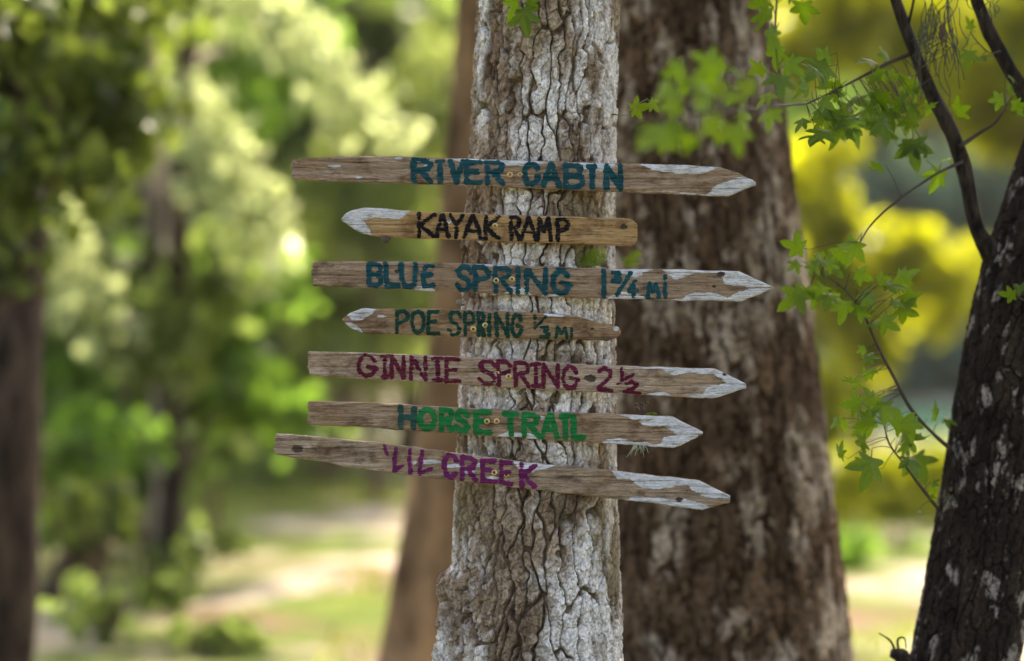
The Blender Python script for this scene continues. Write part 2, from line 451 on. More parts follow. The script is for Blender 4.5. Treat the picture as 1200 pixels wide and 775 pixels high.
# far wood on the other bank: reads as one mass
rngF = np.random.default_rng(5)
cl = []
for i in range(190):
    d = rngF.uniform(64, 92); x = rngF.uniform(-34, 34); z = rngF.uniform(0, 17)
    cl.append(((x, d, z + 0.6), (rngF.uniform(2, 3.6), 2.0, rngF.uniform(1.6, 3.0)), 300))
ff = crown_obj('far_forest', cl, M['leaf_green'], None, (0, 0, 0), 0.55, 0, rngF, 8)
ff['kind'] = 'stuff'; ff['label'] = 'mass of green trees on the far river bank'
cl = []
for i in range(200):
    d = rngF.uniform(94, 104); x = rngF.uniform(-42, 42); z = rngF.uniform(0, 20)
    cl.append(((x, d, z), (4.4, 2.0, 3.8), 420))
ff2 = crown_obj('far_forest', cl, M['leaf_olive'], None, (0, 0, 0), 0.8, 0, rngF, 10)
ff2['kind'] = 'stuff'; ff2['label'] = 'dark wood closing the view behind the river bank'

# ------------------------------------------------------------------ bark covered trunks
def voronoi(u, v, n, sv, seed):
    """u in cells (periodic n), v in cells; returns F1, F2, id"""
    iu = np.floor(u); iv = np.floor(v)
    f1 = np.full(u.shape, 9.0); f2 = np.full(u.shape, 9.0); idd = np.zeros(u.shape)
    for du in (-1, 0, 1):
        for dv in (-1, 0, 1):
            cu = iu + du; cv = iv + dv; cw = np.mod(cu, n)
            z0 = np.zeros_like(cw)
            px = cu + 0.12 + 0.76 * hsh(cw, cv, z0, seed); py = cv + 0.05 + 0.9 * hsh(cw, cv, z0, seed + 3)
            d = np.sqrt((px - u) ** 2 + (py - v) ** 2)
            r = hsh(cw, cv, z0, seed + 7)
            closer = d < f1
            f2 = np.where(closer, f1, np.minimum(f2, d)); idd = np.where(closer, r, idd); f1 = np.where(closer, d, f1)
    return f1, f2, idd

def bark_trunk(name, ctrl, zlo, zhi, dz, fine_arc, ncol, ncol_back, mat, parent, off, su, asp, depth, seed, bulge=None, flake=1.0, warp=1.0):
    """ctrl rows (x, y, z, r), z rising. Dense rows between zlo and zhi, dense columns on the side that faces -Y."""
    ctrl = np.array(ctrl); 
    zr = np.concatenate([np.arange(ctrl[0, 2], zlo, 0.05), np.arange(zlo, zhi, dz), np.arange(zhi, ctrl[-1, 2] + 0.01, 0.06)])
    sp = spline(ctrl, 400)
    cx = np.interp(zr, sp[:, 2], sp[:, 0]); cy = np.interp(zr, sp[:, 2], sp[:, 1]); R = np.interp(zr, sp[:, 2], sp[:, 3])
    a0 = -math.pi / 2
    th = np.concatenate([np.linspace(a0 - fine_arc, a0 + fine_arc, ncol, endpoint=False), np.linspace(a0 + fine_arc, a0 - fine_arc + 2 * math.pi, ncol_back, endpoint=False)])
    TH, ZZ = np.meshgrid(th, zr); RR = np.repeat(R[:, None], len(th), 1)
    Rm = float(np.interp(CZ, sp[:, 2], sp[:, 3]))
    n = max(6, int(round(2 * math.pi * Rm / su)))
    qx, qy = np.cos(TH) * Rm, np.sin(TH) * Rm
    w1 = fbm(qx / su * 0.55, qy / su * 0.55, ZZ / su * 0.35, seed, 3) * warp
    w2 = fbm(qx / su * 1.8, qy / su * 1.8, ZZ / su * 1.3, seed + 50, 2) * 0.28
    U = (TH - a0) / (2 * math.pi) * n + 4 * n
    V = ZZ / (su * asp)
    uw = U + w1 * 0.75 + w2; vw = V + fbm(qx / su * 0.7, qy / su * 0.7, ZZ / su * 0.4, seed + 90, 2) * 0.45
    f1, f2, idd = voronoi(uw, vw, n, 1, seed)
    A = sstep(0.015, 0.13, f2 - f1)
    g1, g2, id2 = voronoi(uw * 2 + w2 * 2, ZZ / (su * 0.75) + w1 * 0.9 + w2 * 2, 2 * n, 1, seed + 200)
    B = sstep(0.0, 0.10, g2 - g1)
    fl = fbm(qx * 70, qy * 70, ZZ * 45, seed + 300, 3)
    fl2 = np.abs(fbm(qx * 210, qy * 210, ZZ * 170, seed + 330, 2))
    H = depth * (A - 0.75) + depth * 0.26 * A * (B - 0.5) + depth * 0.30 * A * (id2 - 0.5) + flake * 0.0024 * fl * (0.4 + A) - flake * 0.0040 * fl2
    rad = RR + H
    if bulge is not None: rad = rad + bulge(TH, ZZ, H / depth)
    Vx = np.stack([cx[:, None] + rad * np.cos(TH), cy[:, None] + rad * np.sin(TH), ZZ], -1).reshape(-1, 3) - np.array(off)
    me = mesh_np(name, Vx, grid_faces(len(zr), len(th), True), mat, True, {'ridge': A * (0.6 + 0.4 * B), 'plate': 0.6 * idd + 0.4 * id2})
    return ob(name, me, parent)

def crown_over(parent, off, c, r, n, size, mat, seed, limbs, bark):
    rng = np.random.default_rng(seed)
    cl = []
    for i in range(16):
        d = rng.normal(size=3); d /= np.linalg.norm(d)
        cl.append((np.array(c) + d * np.array(r) * rng.uniform(0.35, 0.9), np.array(r) * 0.38, n // 16))
    crown_obj('crown', cl, mat, parent, off, size, 0, rng, 7)
    for i in range(5):
        t = cl[i * 3][0]; mb = MB()
        s = np.array(limbs); mid = (s + t) / 2 + np.array([0, 0, 0.35])
        mb.tube([s, mid, t], [0.075, 0.05, 0.02], 7)
        mb.build('limb', bark, parent, off)

# --- the sign tree
D0 = FOCUS                                   # distance of the plank fronts
TY = D0 + 0.018 + 0.195                      # axis of the sign tree
def ctrl_from_edges(rows, d):
    out = []
    for y, l, r in rows:
        a = P((l + r) / 2, y, d); out.append((a.x, d, a.z, (r - l) / 2 * K * d))
    return out
edges = [(1110, 486, 768), (1040, 500, 748), (960, 512, 736), (860, 524, 729), (775, 529, 727), (680, 532, 724), (600, 535, 721), (500, 540, 719), (400, 543, 718), (300, 546, 717), (200, 552, 718), (100, 557, 720), (0, 562, 722), (-300, 570, 724), (-900, 578, 722), (-1900, 596, 706)]
ct = ctrl_from_edges(edges, TY)
ct = [(x, y, z, r - 0.002) for x, y, z, r in ct]
loc = Vector((ct[0][0], TY, -0.12))
tree = thing('sign_tree', 'grey lichen-crusted tree trunk carrying all the wooden direction signs', 'tree', loc)
z_b = P(0, 668, TY).z
def bulge_fn(TH, ZZ, h):
    d = np.angle(np.exp(1j * (TH - math.pi * 1.03)))
    on = sstep(z_b + 0.015, z_b - 0.03, ZZ) * sstep(z_b - 0.75, z_b - 0.35, ZZ)
    lump = 0.030 + 0.012 * fbm(TH * 6, ZZ * 16, None, 77, 3) + 0.02 * h
    knob = 0.010 * np.exp(-((ZZ - P(0, 290, TY).z) / 0.03) ** 2) * np.exp(-(np.angle(np.exp(1j * (TH - math.pi * 1.08))) / 0.25) ** 2)
    return np.exp(-(d / 0.42) ** 2) * on * lump + knob
bark_trunk('trunk', ct, 0.68, 2.42, 0.0023, math.radians(104), 330, 36, M['bark_sign'], tree, loc, 0.035, 6.0, 0.024, 3, bulge_fn, 0.85)
crown_over(tree, loc, (0.2, TY + 0.6, 6.4), (3.0, 2.8, 1.9), 5200, 0.13, M['leaf_canopy'], 21, (0.1, TY, 5.0), M['branch_bark'])
# peeling strip of bark on the left flank, broken twig stubs
mb = MB(); a = P(548, 283, TY - 0.06); b_ = P(541, 311, TY - 0.08)
mb.tube([a, P(544, 292, TY - 0.08), b_], [0.004, 0.005, 0.003], 6, rough=0.5, seed=2)
mb.tube([P(550, 279, TY - 0.05), P(546, 283, TY - 0.07), P(552, 287, TY - 0.06)], [0.006, 0.008, 0.005], 6, rough=0.5, seed=4)
mb.build('bark_strip', M['bark_sign'], tree, loc)
mb = MB(); mb.tube([P(528, 672, TY - 0.02), P(519, 676, TY - 0.03), P(513, 682, TY - 0.04)], [0.012, 0.008, 0.003], 6, rough=0.5, seed=3)
mb.tube([P(524, 678, TY - 0.02), P(516, 672, TY - 0.05)], [0.008, 0.002], 6)
mb.build('bark_flake', M['bark_sign'], tree, loc)

# --- the thick brown tree behind
TB = 7.75
edges = [(1240, 610, 1080), (1100, 655, 1045), (950, 672, 1012), (775, 684, 996), (600, 688, 976), (450, 690, 958), (350, 690, 946), (250, 688, 932), (150, 684, 919), (50, 680, 905), (-50, 676, 893), (-500, 668, 868), (-1400, 680, 840)]
ct = ctrl_from_edges(edges, TB)
loc = Vector((ct[0][0], TB, -0.12))
btree = thing('brown_tree', 'thick dark brown tree trunk standing behind the pointed sign ends', 'tree', loc)
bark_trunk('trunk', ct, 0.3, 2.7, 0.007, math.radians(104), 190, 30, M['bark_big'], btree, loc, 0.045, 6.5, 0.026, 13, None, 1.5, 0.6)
crown_over(btree, loc, (1.5, TB + 0.8, 6.6), (3.2, 3.0, 2.0), 5200, 0.13, M['leaf_canopy'], 23, (1.2, TB, 4.5), M['branch_bark'])

# --- the dark leaning tree on the right
TR = 6.55
edges = [(1080, 985, 1150), (1000, 1010, 1150), (900, 1040, 1170), (775, 1068, 1193), (600, 1100, 1220), (450, 1124, 1242), (330, 1148, 1266), (240, 1176, 1288), (170, 1200, 1308), (60, 1240, 1344), (-100, 1290, 1390), (-400, 1350, 1440), (-900, 1420, 1500)]
ct = ctrl_from_edges(edges, TR)
loc = Vector((ct[0][0], TR, -0.12))
rtree = thing('leaning_tree', 'dark leaning tree with pale lichen flecks and star-leaved twigs', 'tree', loc)
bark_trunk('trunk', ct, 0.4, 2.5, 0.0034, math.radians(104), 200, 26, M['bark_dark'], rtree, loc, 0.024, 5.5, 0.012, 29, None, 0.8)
crown_over(rtree, loc, (2.6, TR + 0.6, 5.6), (2.4, 2.4, 1.6), 4200, 0.12, M['leaf_canopy'], 25, (2.2, TR, 3.9), M['branch_bark'])
mb = MB(); mb.tube([P(1180, 320, TR), P(1158, 292, TR - 0.05), P(1143, 262, TR - 0.08), P(1131, 205, TR - 0.1), P(1120, 165, TR - 0.1), P(1098, 120, TR - 0.12), P(1074, 65, TR - 0.14), P(1050, 0, TR - 0.16), P(1030, -80, TR - 0.2), P(960, -260, TR - 0.3)],
                   [0.034, 0.026, 0.021, 0.020, 0.019, 0.018, 0.016, 0.0145, 0.013, 0.006], 10, rough=0.28, seed=1)
mb.tube([P(1062, 35, TR - 0.15), P(1067, 18, TR - 0.17), P(1073, -10, TR - 0.2)], [0.006, 0.004, 0.003], 6)
brA = mb.build('branch', M['branch_bark'], rtree, loc)
mb = MB(); mb.tube([P(1275, 210, TR), P(1235, 155, TR - 0.05), P(1200, 108, TR - 0.08), P(1172, 62, TR - 0.1), P(1152, 20, TR - 0.12), P(1140, -20, TR - 0.14), P(1115, -160, TR - 0.2)],
                   [0.03, 0.024, 0.021, 0.019, 0.017, 0.016, 0.008], 10, rough=0.28, seed=6)
brB = mb.build('branch', M['branch_bark'], rtree, loc)
mb = MB(); mb.tube([P(1075, 790, TR - 0.05), P(1058, 772, TR - 0.1), P(1046, 766, TR - 0.12)], [0.03, 0.022, 0.012], 8, rough=0.5, seed=9)
mb.tube([P(1050, 768, TR - 0.1), P(1044, 752, TR - 0.12), P(1030, 742, TR - 0.13)], [0.004, 0.003, 0.0015], 5)
mb.tube([P(1054, 768, TR - 0.1), P(1052, 750, TR - 0.12), P(1060, 748, TR - 0.13), P(1062, 760, TR - .13)], [0.004, 0.003, 0.002, 0.0015], 5)
mb.build('broken_stub', M['branch_bark'], rtree, loc)

# ------------------------------------------------------------------ star-shaped leaves
def star_mesh(name, mat, seed):
    r = random.Random(seed)
    pts = []
    lobes = [(-122, 0.62), (-62, 0.92), (0, 1.05), (62, 0.92), (122, 0.62)]
    for i, (a, L_) in enumerate(lobes):
        L_ *= r.uniform(0.9, 1.1); a += r.uniform(-6, 6)
        for da, f in ((-18, 0.60), (-9, 0.80), (0, 1.0), (9, 0.80), (18, 0.60)):
            pts.append((math.radians(a + da * (1.25 if abs(a) < 90 else 1.1)), L_ * f))
        if i < 4:
            b = lobes[i + 1][0]; pts.append((math.radians((a + b) / 2), 0.44 * r.uniform(0.85, 1.15)))
    V = [(0, 0, 0.03)]; F = []
    cup = r.uniform(0.05, 0.45)
    for t, q in pts:
        V.append((q * math.sin(t), q * math.cos(t), -cup * q * q + r.uniform(-0.03, 0.03)))
    V.append((0, -0.22, 0))
    n = len(V)
    for i in range(1, n): F.append((0, i, i + 1 if i + 1 < n else 1))
    # short stalk
    b = len(V); V += [(-0.03, -0.2, 0.0), (0.03, -0.2, 0.0), (0.02, -0.62, -0.1), (-0.02, -0.62, -0.1)]; F.append((b, b + 3, b + 2, b + 1))
    return mesh_py(name, V, F, mat)
LEAF = {k: [star_mesh('leaf', M[m_], s) for s in range(5)] for k, m_ in (('g', 'leaf_gum'), ('b', 'leaf_bright'))}

def twig(path, rad, leaves, parent, off, kind='g', ang=None, spread=0.12, extra=0, name='twig', pm='twig', seed=0):
    """path: (px, py, d) rows, leaves: (px, py, size[, angle]); stalks run from each leaf to the nearest twig point"""
    rg = random.Random(seed)
    pp = [P(*q) for q in path]
    mb = MB(); mb.tube(pp, rad, 6, rough=0.2, seed=seed)
    dense = spline([tuple(q) for q in pp], 60)
    dpx = spline(path, 60)
    todo = list(leaves)
    for i in range(extra):
        q = rg.choice(leaves); todo.append((q[0] + rg.gauss(0, 12), q[1] + rg.gauss(0, 10), q[2] * rg.uniform(0.6, 0.95)))
    jobs = []
    for q in todo:
        k = int(np.argmin(np.hypot(dpx[:, 0] - q[0], (dpx[:, 1] - q[1]))))
        d = dpx[k, 2] + rg.gauss(0, spread)
        an = q[3] if len(q) > 3 else math.degrees(math.atan2(q[0] - dpx[k, 0], -(q[1] - dpx[k, 1]))) * 0.5 + (180 * 0.5 if q[0] >= dpx[k, 0] else -180 * 0.5) + rg.gauss(0, 30)
        jobs.append((q, d, an, k))
    # the twig mesh with its leaf stalks, then the leaves as its children
    rng2 = random.Random(seed + 5); twm = mb; objs = []
    holder = [(q[0], q[1], d, q[2], an, k) for q, d, an, k in jobs]
    for (x, y, d, sz, an, k) in holder:
        s = sz * K * d / 1.72
        s *= 1.2 * rng2.uniform(0.8, 1.2)
        o = bpy.data.objects.new('leaf', rng2.choice(LEAF[kind])); a = math.radians(an)
        base = Matrix(((1, 0, 0), (0, 0, -1), (0, 1, 0)))
        rot = Matrix.Rotation(rng2.gauss(0, 0.68), 3, 'X') @ Matrix.Rotation(rng2.gauss(0, 0.68), 3, 'Z') @ Matrix.Rotation(a, 3, 'Y') @ base
        o.matrix_basis = Matrix.LocRotScale(P(x, y, d) - Vector(off), rot.to_quaternion(), (s, s, s))
        end = P(x, y, d) + rot @ Vector((0, -0.6 * s, -0.09 * s))
        q = Vector(dense[k]); mid = (end + q) / 2 + Vector((0, 0, 0.04 * (end - q).length))
        twm.tube([q, mid, end], [0.0012, 0.0010, 0.0008], 4, 5)
        objs.append(o)
    t_o = twm.build(name, M[pm], parent, off)
    for o in objs: link(o, t_o)
    return t_o

A_ = TR - 0.12
# twig running left from the branch: dark leaves, then nearer bright ones over the brown trunk
twig([(1072, 62, A_), (1045, 72, A_ - 0.03), (1010, 90, A_ - 0.1), (975, 108, A_ - 0.2), (945, 122, A_ - 0.32)], [0.006, 0.005, 0.004, 0.003, 0.002],
     [(965, 80, 40), (1020, 72, 34), (945, 105, 34), (1040, 88, 30), (1000, 118, 44), (1003, 142, 50, 190), (1030, 112, 36), (1050, 128, 36), (1070, 100, 30), (955, 160, 36, 200),
      (1070, 140, 30, 175), (1070, 170, 38, 180), (1095, 122, 24), (985, 150, 34, 210), (1018, 132, 40), (980, 100, 32), (960, 130, 34), (1035, 145, 34, 160)], rtree, loc, 'g', extra=42, seed=1)
twig([(945, 122, A_ - 0.32), (910, 124, 5.5), (870, 128, 5.0), (825, 132, 4.75), (780, 142, 4.6)], [0.003, 0.0028, 0.0024, 0.002, 0.0012],
     [(796, 81, 34), (835, 75, 34), (837, 90, 30), (866, 85, 28), (782, 102, 40), (812, 104, 40), (881, 102, 34), (901, 112, 34), (823, 118, 30), (854, 114, 36), (771, 155, 42, 215), (792, 149, 36),
      (808, 163, 34, 190), (833, 143, 36), (860, 153, 36, 170), (874, 147, 30), (758, 170, 26, 225), (905, 132, 36), (891, 81, 28), (792, 122, 36), (870, 136, 30)], rtree, loc, 'b', extra=12, spread=0.2, seed=2)
# shoot hanging down from above the frame
twig([(960, -260, TR - 0.3), (930, -120, 5.9), (915, -30, 5.65), (908, 30, 5.6), (912, 85, 5.6)], [0.006, 0.005, 0.003, 0.0025, 0.0015],
     [(898, 17, 46, 200), (910, 60, 44, 185), (914, 92, 40, 180), (941, 8, 36, 170), (925, 75, 34, 140), (905, 40, 38, 220), (880, -15, 40), (925, -20, 40), (893, 2, 34)], rtree, loc, 'g', seed=3)
# twigs low on the branch
twig([(1128, 190, A_), (1105, 200, A_ - 0.03), (1078, 216, A_ - 0.06), (1048, 238, A_ - 0.1), (1022, 262, A_ - 0.12), (1008, 284, A_ - 0.14)], [0.005, 0.004, 0.0035, 0.003, 0.0025, 0.0015],
     [(1100, 204, 34, 200), (1113, 186, 20, 20), (1030, 196, 26, 230), (1001, 288, 38, 215), (986, 297, 26), (963, 300, 28, 250), (936, 290, 28, 280), (1122, 130, 34, 40), (1086, 178, 22, 0)], rtree, loc, 'g', seed=4)
twig([(1124, 172, A_), (1145, 158, A_), (1165, 145, A_ - 0.03), (1178, 128, A_ - 0.05)], [0.006, 0.005, 0.004, 0.002],
     [(1172, 117, 22), (1191, 122, 26, 150), (1186, 108, 20, 30), (1198, 134, 22, 120)], rtree, loc, 'g', extra=2, seed=5)
twig([(1172, 60, A_), (1160, 62, A_ - 0.05), (1146, 50, A_ - 0.07), (1137, 38, A_ - 0.07)], [0.003, 0.002, 0.0018, 0.001],
     [(1138, 32, 20, 300), (1135, 47, 16, 240), (1136, 64, 26, 190), (1151, 66, 26, 185)], rtree, loc, 'g', seed=6)
# twig from the dark trunk up to the left
twig([(1112, 525, TR - 0.13), (1092, 507, TR - 0.2), (1068, 480, TR - 0.24), (1046, 440, TR - 0.26), (1026, 400, TR - 0.28), (1010, 365, TR - 0.28), (985, 335, TR - 0.27), (955, 318, TR - 0.25)], [0.006, 0.005, 0.005, 0.004, 0.0036, 0.003, 0.002, 0.0012],
     [(936, 346, 42, 235), (972, 347, 38, 200), (990, 358, 32, 190), (1015, 347, 32), (1006, 322, 28), (1054, 331, 36, 80), (1031, 329, 24, 60), (1058, 363, 38, 110), (1024, 378, 28, 170), (975, 313, 26), (960, 305, 28),
      (1017, 419, 24, 90), (997, 446, 20, 230), (1017, 440, 20), (1022, 467, 30, 260), (1004, 473, 30, 270), (1035, 476, 28), (1096, 485, 26, 80)], rtree, loc, 'g', extra=26, seed=7)
twig([(1100, 597, TR - 0.13), (1080, 572, TR - 0.2), (1060, 545, TR - 0.24), (1042, 520, TR - 0.26), (1036, 498, TR - 0.26)], [0.005, 0.004, 0.003, 0.0025, 0.0015],
     [(981, 494, 22, 260), (1022, 498, 34), (1053, 500, 38, 60), (1067, 516, 32, 90), (986, 532, 30, 280), (1020, 543, 40, 195), (1074, 539, 38, 165), (1094, 566, 14), (1099, 588, 12), (1005, 480, 24, 300), (1040, 484, 26)], rtree, loc, 'g', extra=16, seed=8)
twig([(1200, 352, TR - 0.17), (1192, 348, TR - 0.2)], [0.003, 0.0015], [(1186, 346, 26, 265), (1196, 340, 20, 320)], rtree, loc, 'g', seed=9)

# hanging grey moss and a dead leaf from the branches
mo = MB(); rg = random.Random(3)
anchor = P(1108, -12, TR - 0.2)
for i in range(44):
    x0 = rg.uniform(1078, 1122) if i % 4 else rg.uniform(1100, 1165); y0 = rg.uniform(-15, 45); ln = rg.uniform(25, 95)
    if x0 > 1125: ln *= 0.4; y0 = -10
    d = TR - 0.2 + rg.gauss(0, 0.04); pts = [P(x0, y0, d)]
    for k in range(1, 6):
        x0 += rg.gauss(0, 4.0); pts.append(P(x0, y0 + ln * k / 5, d + rg.gauss(0, 0.01)))
    mo.tube(pts, [0.0013] * 6, 4, 14)
for i in range(16):
    x0, y0 = rg.uniform(1085, 1112), rg.uniform(35, 100); d = TR - 0.2
    mo.tube([P(x0, y0, d), P(x0 - rg.uniform(5, 14), y0 + rg.uniform(2, 8), d), P(x0 - rg.uniform(14, 24), y0 + rg.uniform(6, 16), d)], [0.0011] * 3, 4, 7)
mo.tube([P(1148, -25, TR - 0.14), P(1125, -18, TR - 0.2), P(1095, -16, TR - 0.2), P(1045, -20, TR - 0.17)], [0.004] * 4, 6)
mo.tube([P(1110, -15, TR - 0.2), P(1111, 20, TR - 0.2), P(1114, 40, TR - 0.2), P(1122, 68, TR - 0.2)], [0.0035, 0.003, 0.0026, 0.0015], 5)
mo_o = mo.build('hanging_moss', M['moss'], None, (0, 0, 0))
tag(mo_o, 'wispy grey-green moss strands dangling between the two bare branches', 'moss')
dl = MB(); dl.ell(P(1104, 38, TR - 0.2), (3.6 * K * TR, 0.004, 10.5 * K * TR), 8, 8, Matrix.Rotation(0.12, 3, 'Y'))
dl.tube([P(1105, 29, TR - 0.2), P(1109, 22, TR - 0.2), P(1111, 18, TR - 0.2)], 0.0015, 4)
tag(dl.build('dead_leaf', M['leaf_brown']), 'curled brown dead leaf caught among hanging moss strands', 'leaf')

# leaves on the sign tree itself
tl = tree.location
twig([(716, 134, TY - 0.05), (728, 135, TY - 0.1), (738, 134, TY - 0.12), (748, 122, TY - 0.13), (757, 117, TY - 0.13)], [0.002, 0.0015, 0.0012, 0.001, 0.0008],
     [(744, 128, 26, 80), (764, 121, 20, 130)], tree, tl, 'b', spread=0.01, pm='petiole', seed=14)
twig([(604, -40, TY - 0.2), (607, -14, TY - 0.21), (608, 6, TY - 0.215)], [0.002, 0.0015, 0.001], [(603, 2, 30, 190), (614, 16, 32, 175), (622, 3, 24, 140)], tree, tl, 'b', spread=0.01, pm='petiole', seed=15)

# ------------------------------------------------------------------ the painted pickets
FONT = {
 'A': [[(0, 1), (.48, 0), (.55, 0), (1, 1)], [(.2, .66), (.8, .66)]],
 'B': [[(0, 0), (0, 1)], [(0, 0), (.65, 0), (.92, .12), (.9, .36), (.55, .48), (0, .48)], [(.5, .48), (1, .6), (1, .86), (.65, 1), (0, 1)]],
 'C': [[(.95, .22), (.75, .03), (.35, .0), (.05, .28), (0, .6), (.2, .92), (.55, 1), (.9, .82)]],
 'Cg': [[(.88, .2), (.7, .03), (.35, .0), (.05, .28), (0, .62), (.2, .94), (.55, 1), (.85, .8), (.98, .6)], [(.82, .6), (1, .58)]],
 'E': [[(0, 0), (0, 1)], [(0, 0.02), (.95, 0)], [(0, .48), (.75, .46)], [(0, .98), (1, .96)]],
 'Er': [[(.9, .0), (.3, .03), (.08, .3), (.02, .65), (.2, .98), (.95, .88)], [(.1, .48), (.75, .42)]],
 'G': [[(.85, .26), (.66, .04), (.36, .0), (.08, .26), (0, .56), (.12, .86), (.42, 1), (.72, .92), (.95, .62)], [(.52, .52), (1.0, .62)]],
 'H': [[(0, 0), (.03, 1)], [(1, 0), (1, 1)], [(0, .5), (1, .5)]],
 'I': [[(.5, 0), (.5, 1)]],
 'Is': [[(.5, 0), (.52, 1)], [(0, .02), (1, .0)], [(.1, .98), (1, .94)]],
 'It': [[(.55, 0), (.55, 1)], [(0, .03), (1, .0)]],
 'K': [[(0, 0), (0, 1)], [(1, 0), (.08, .52), (1, 1)]],
 'L': [[(0, 0), (.05, 1), (1, .93)]],
 'Lk': [[(.35, 0), (.15, 1), (1, .68)]],
 'M': [[(0, 1), (.12, 0), (.45, .6), (.8, 0), (1, 1)]],
 'N': [[(0, 1), (0, 0), (1, 1), (.98, 0)]],
 'O': [[(.5, 0), (.12, .14), (0, .5), (.12, .86), (.5, 1), (.88, .86), (1, .5), (.88, .14), (.5, 0)]],
 'P': [[(0, 0), (.05, 1)], [(0, .02), (.6, 0), (1, .18), (.9, .42), (.08, .58)]],
 'R': [[(0, 0), (.02, 1)], [(0, .02), (.65, 0), (.95, .14), (.85, .4), (.1, .52)], [(.4, .5), (1, 1)]],
 'S': [[(.95, .2), (.7, .02), (.3, .02), (.06, .2), (.2, .42), (.75, .58), (.95, .78), (.7, .98), (.3, 1), (0, .8)]],
 'T': [[(0, .03), (1, 0)], [(.5, 0), (.55, 1)]],
 'V': [[(0, 0), (.5, 1), (1, 0)]],
 'U': [[(0, 0), (.02, .7), (.25, .96), (.6, 1), (.92, .84), (.96, 0)]],
 'Y': [[(0, 0), (.48, .5), (1, 0)], [(.48, .5), (.46, 1)]],
 '1': [[(.4, 0), (.5, 1)]],
 '2': [[(.1, .15), (.45, 0), (.9, .15), (.85, .42), (.3, .75), (0, .95), (1, 1)]],
 '3': [[(0, .05), (.8, 0), (.9, .25), (.4, .45), (1, .7), (.8, .98), (0, .95)]],
 '4': [[(.75, 0), (0, .6), (1, .6)], [(.6, .25), (.6, 1)]],
 '/': [[(1, 0), (0, 1)]],
 'i': [[(.5, .34), (.5, 1)], [(.5, 0), (.5, .06)]],
 "'": [[(.3, 0), (.8, 1)]],
}
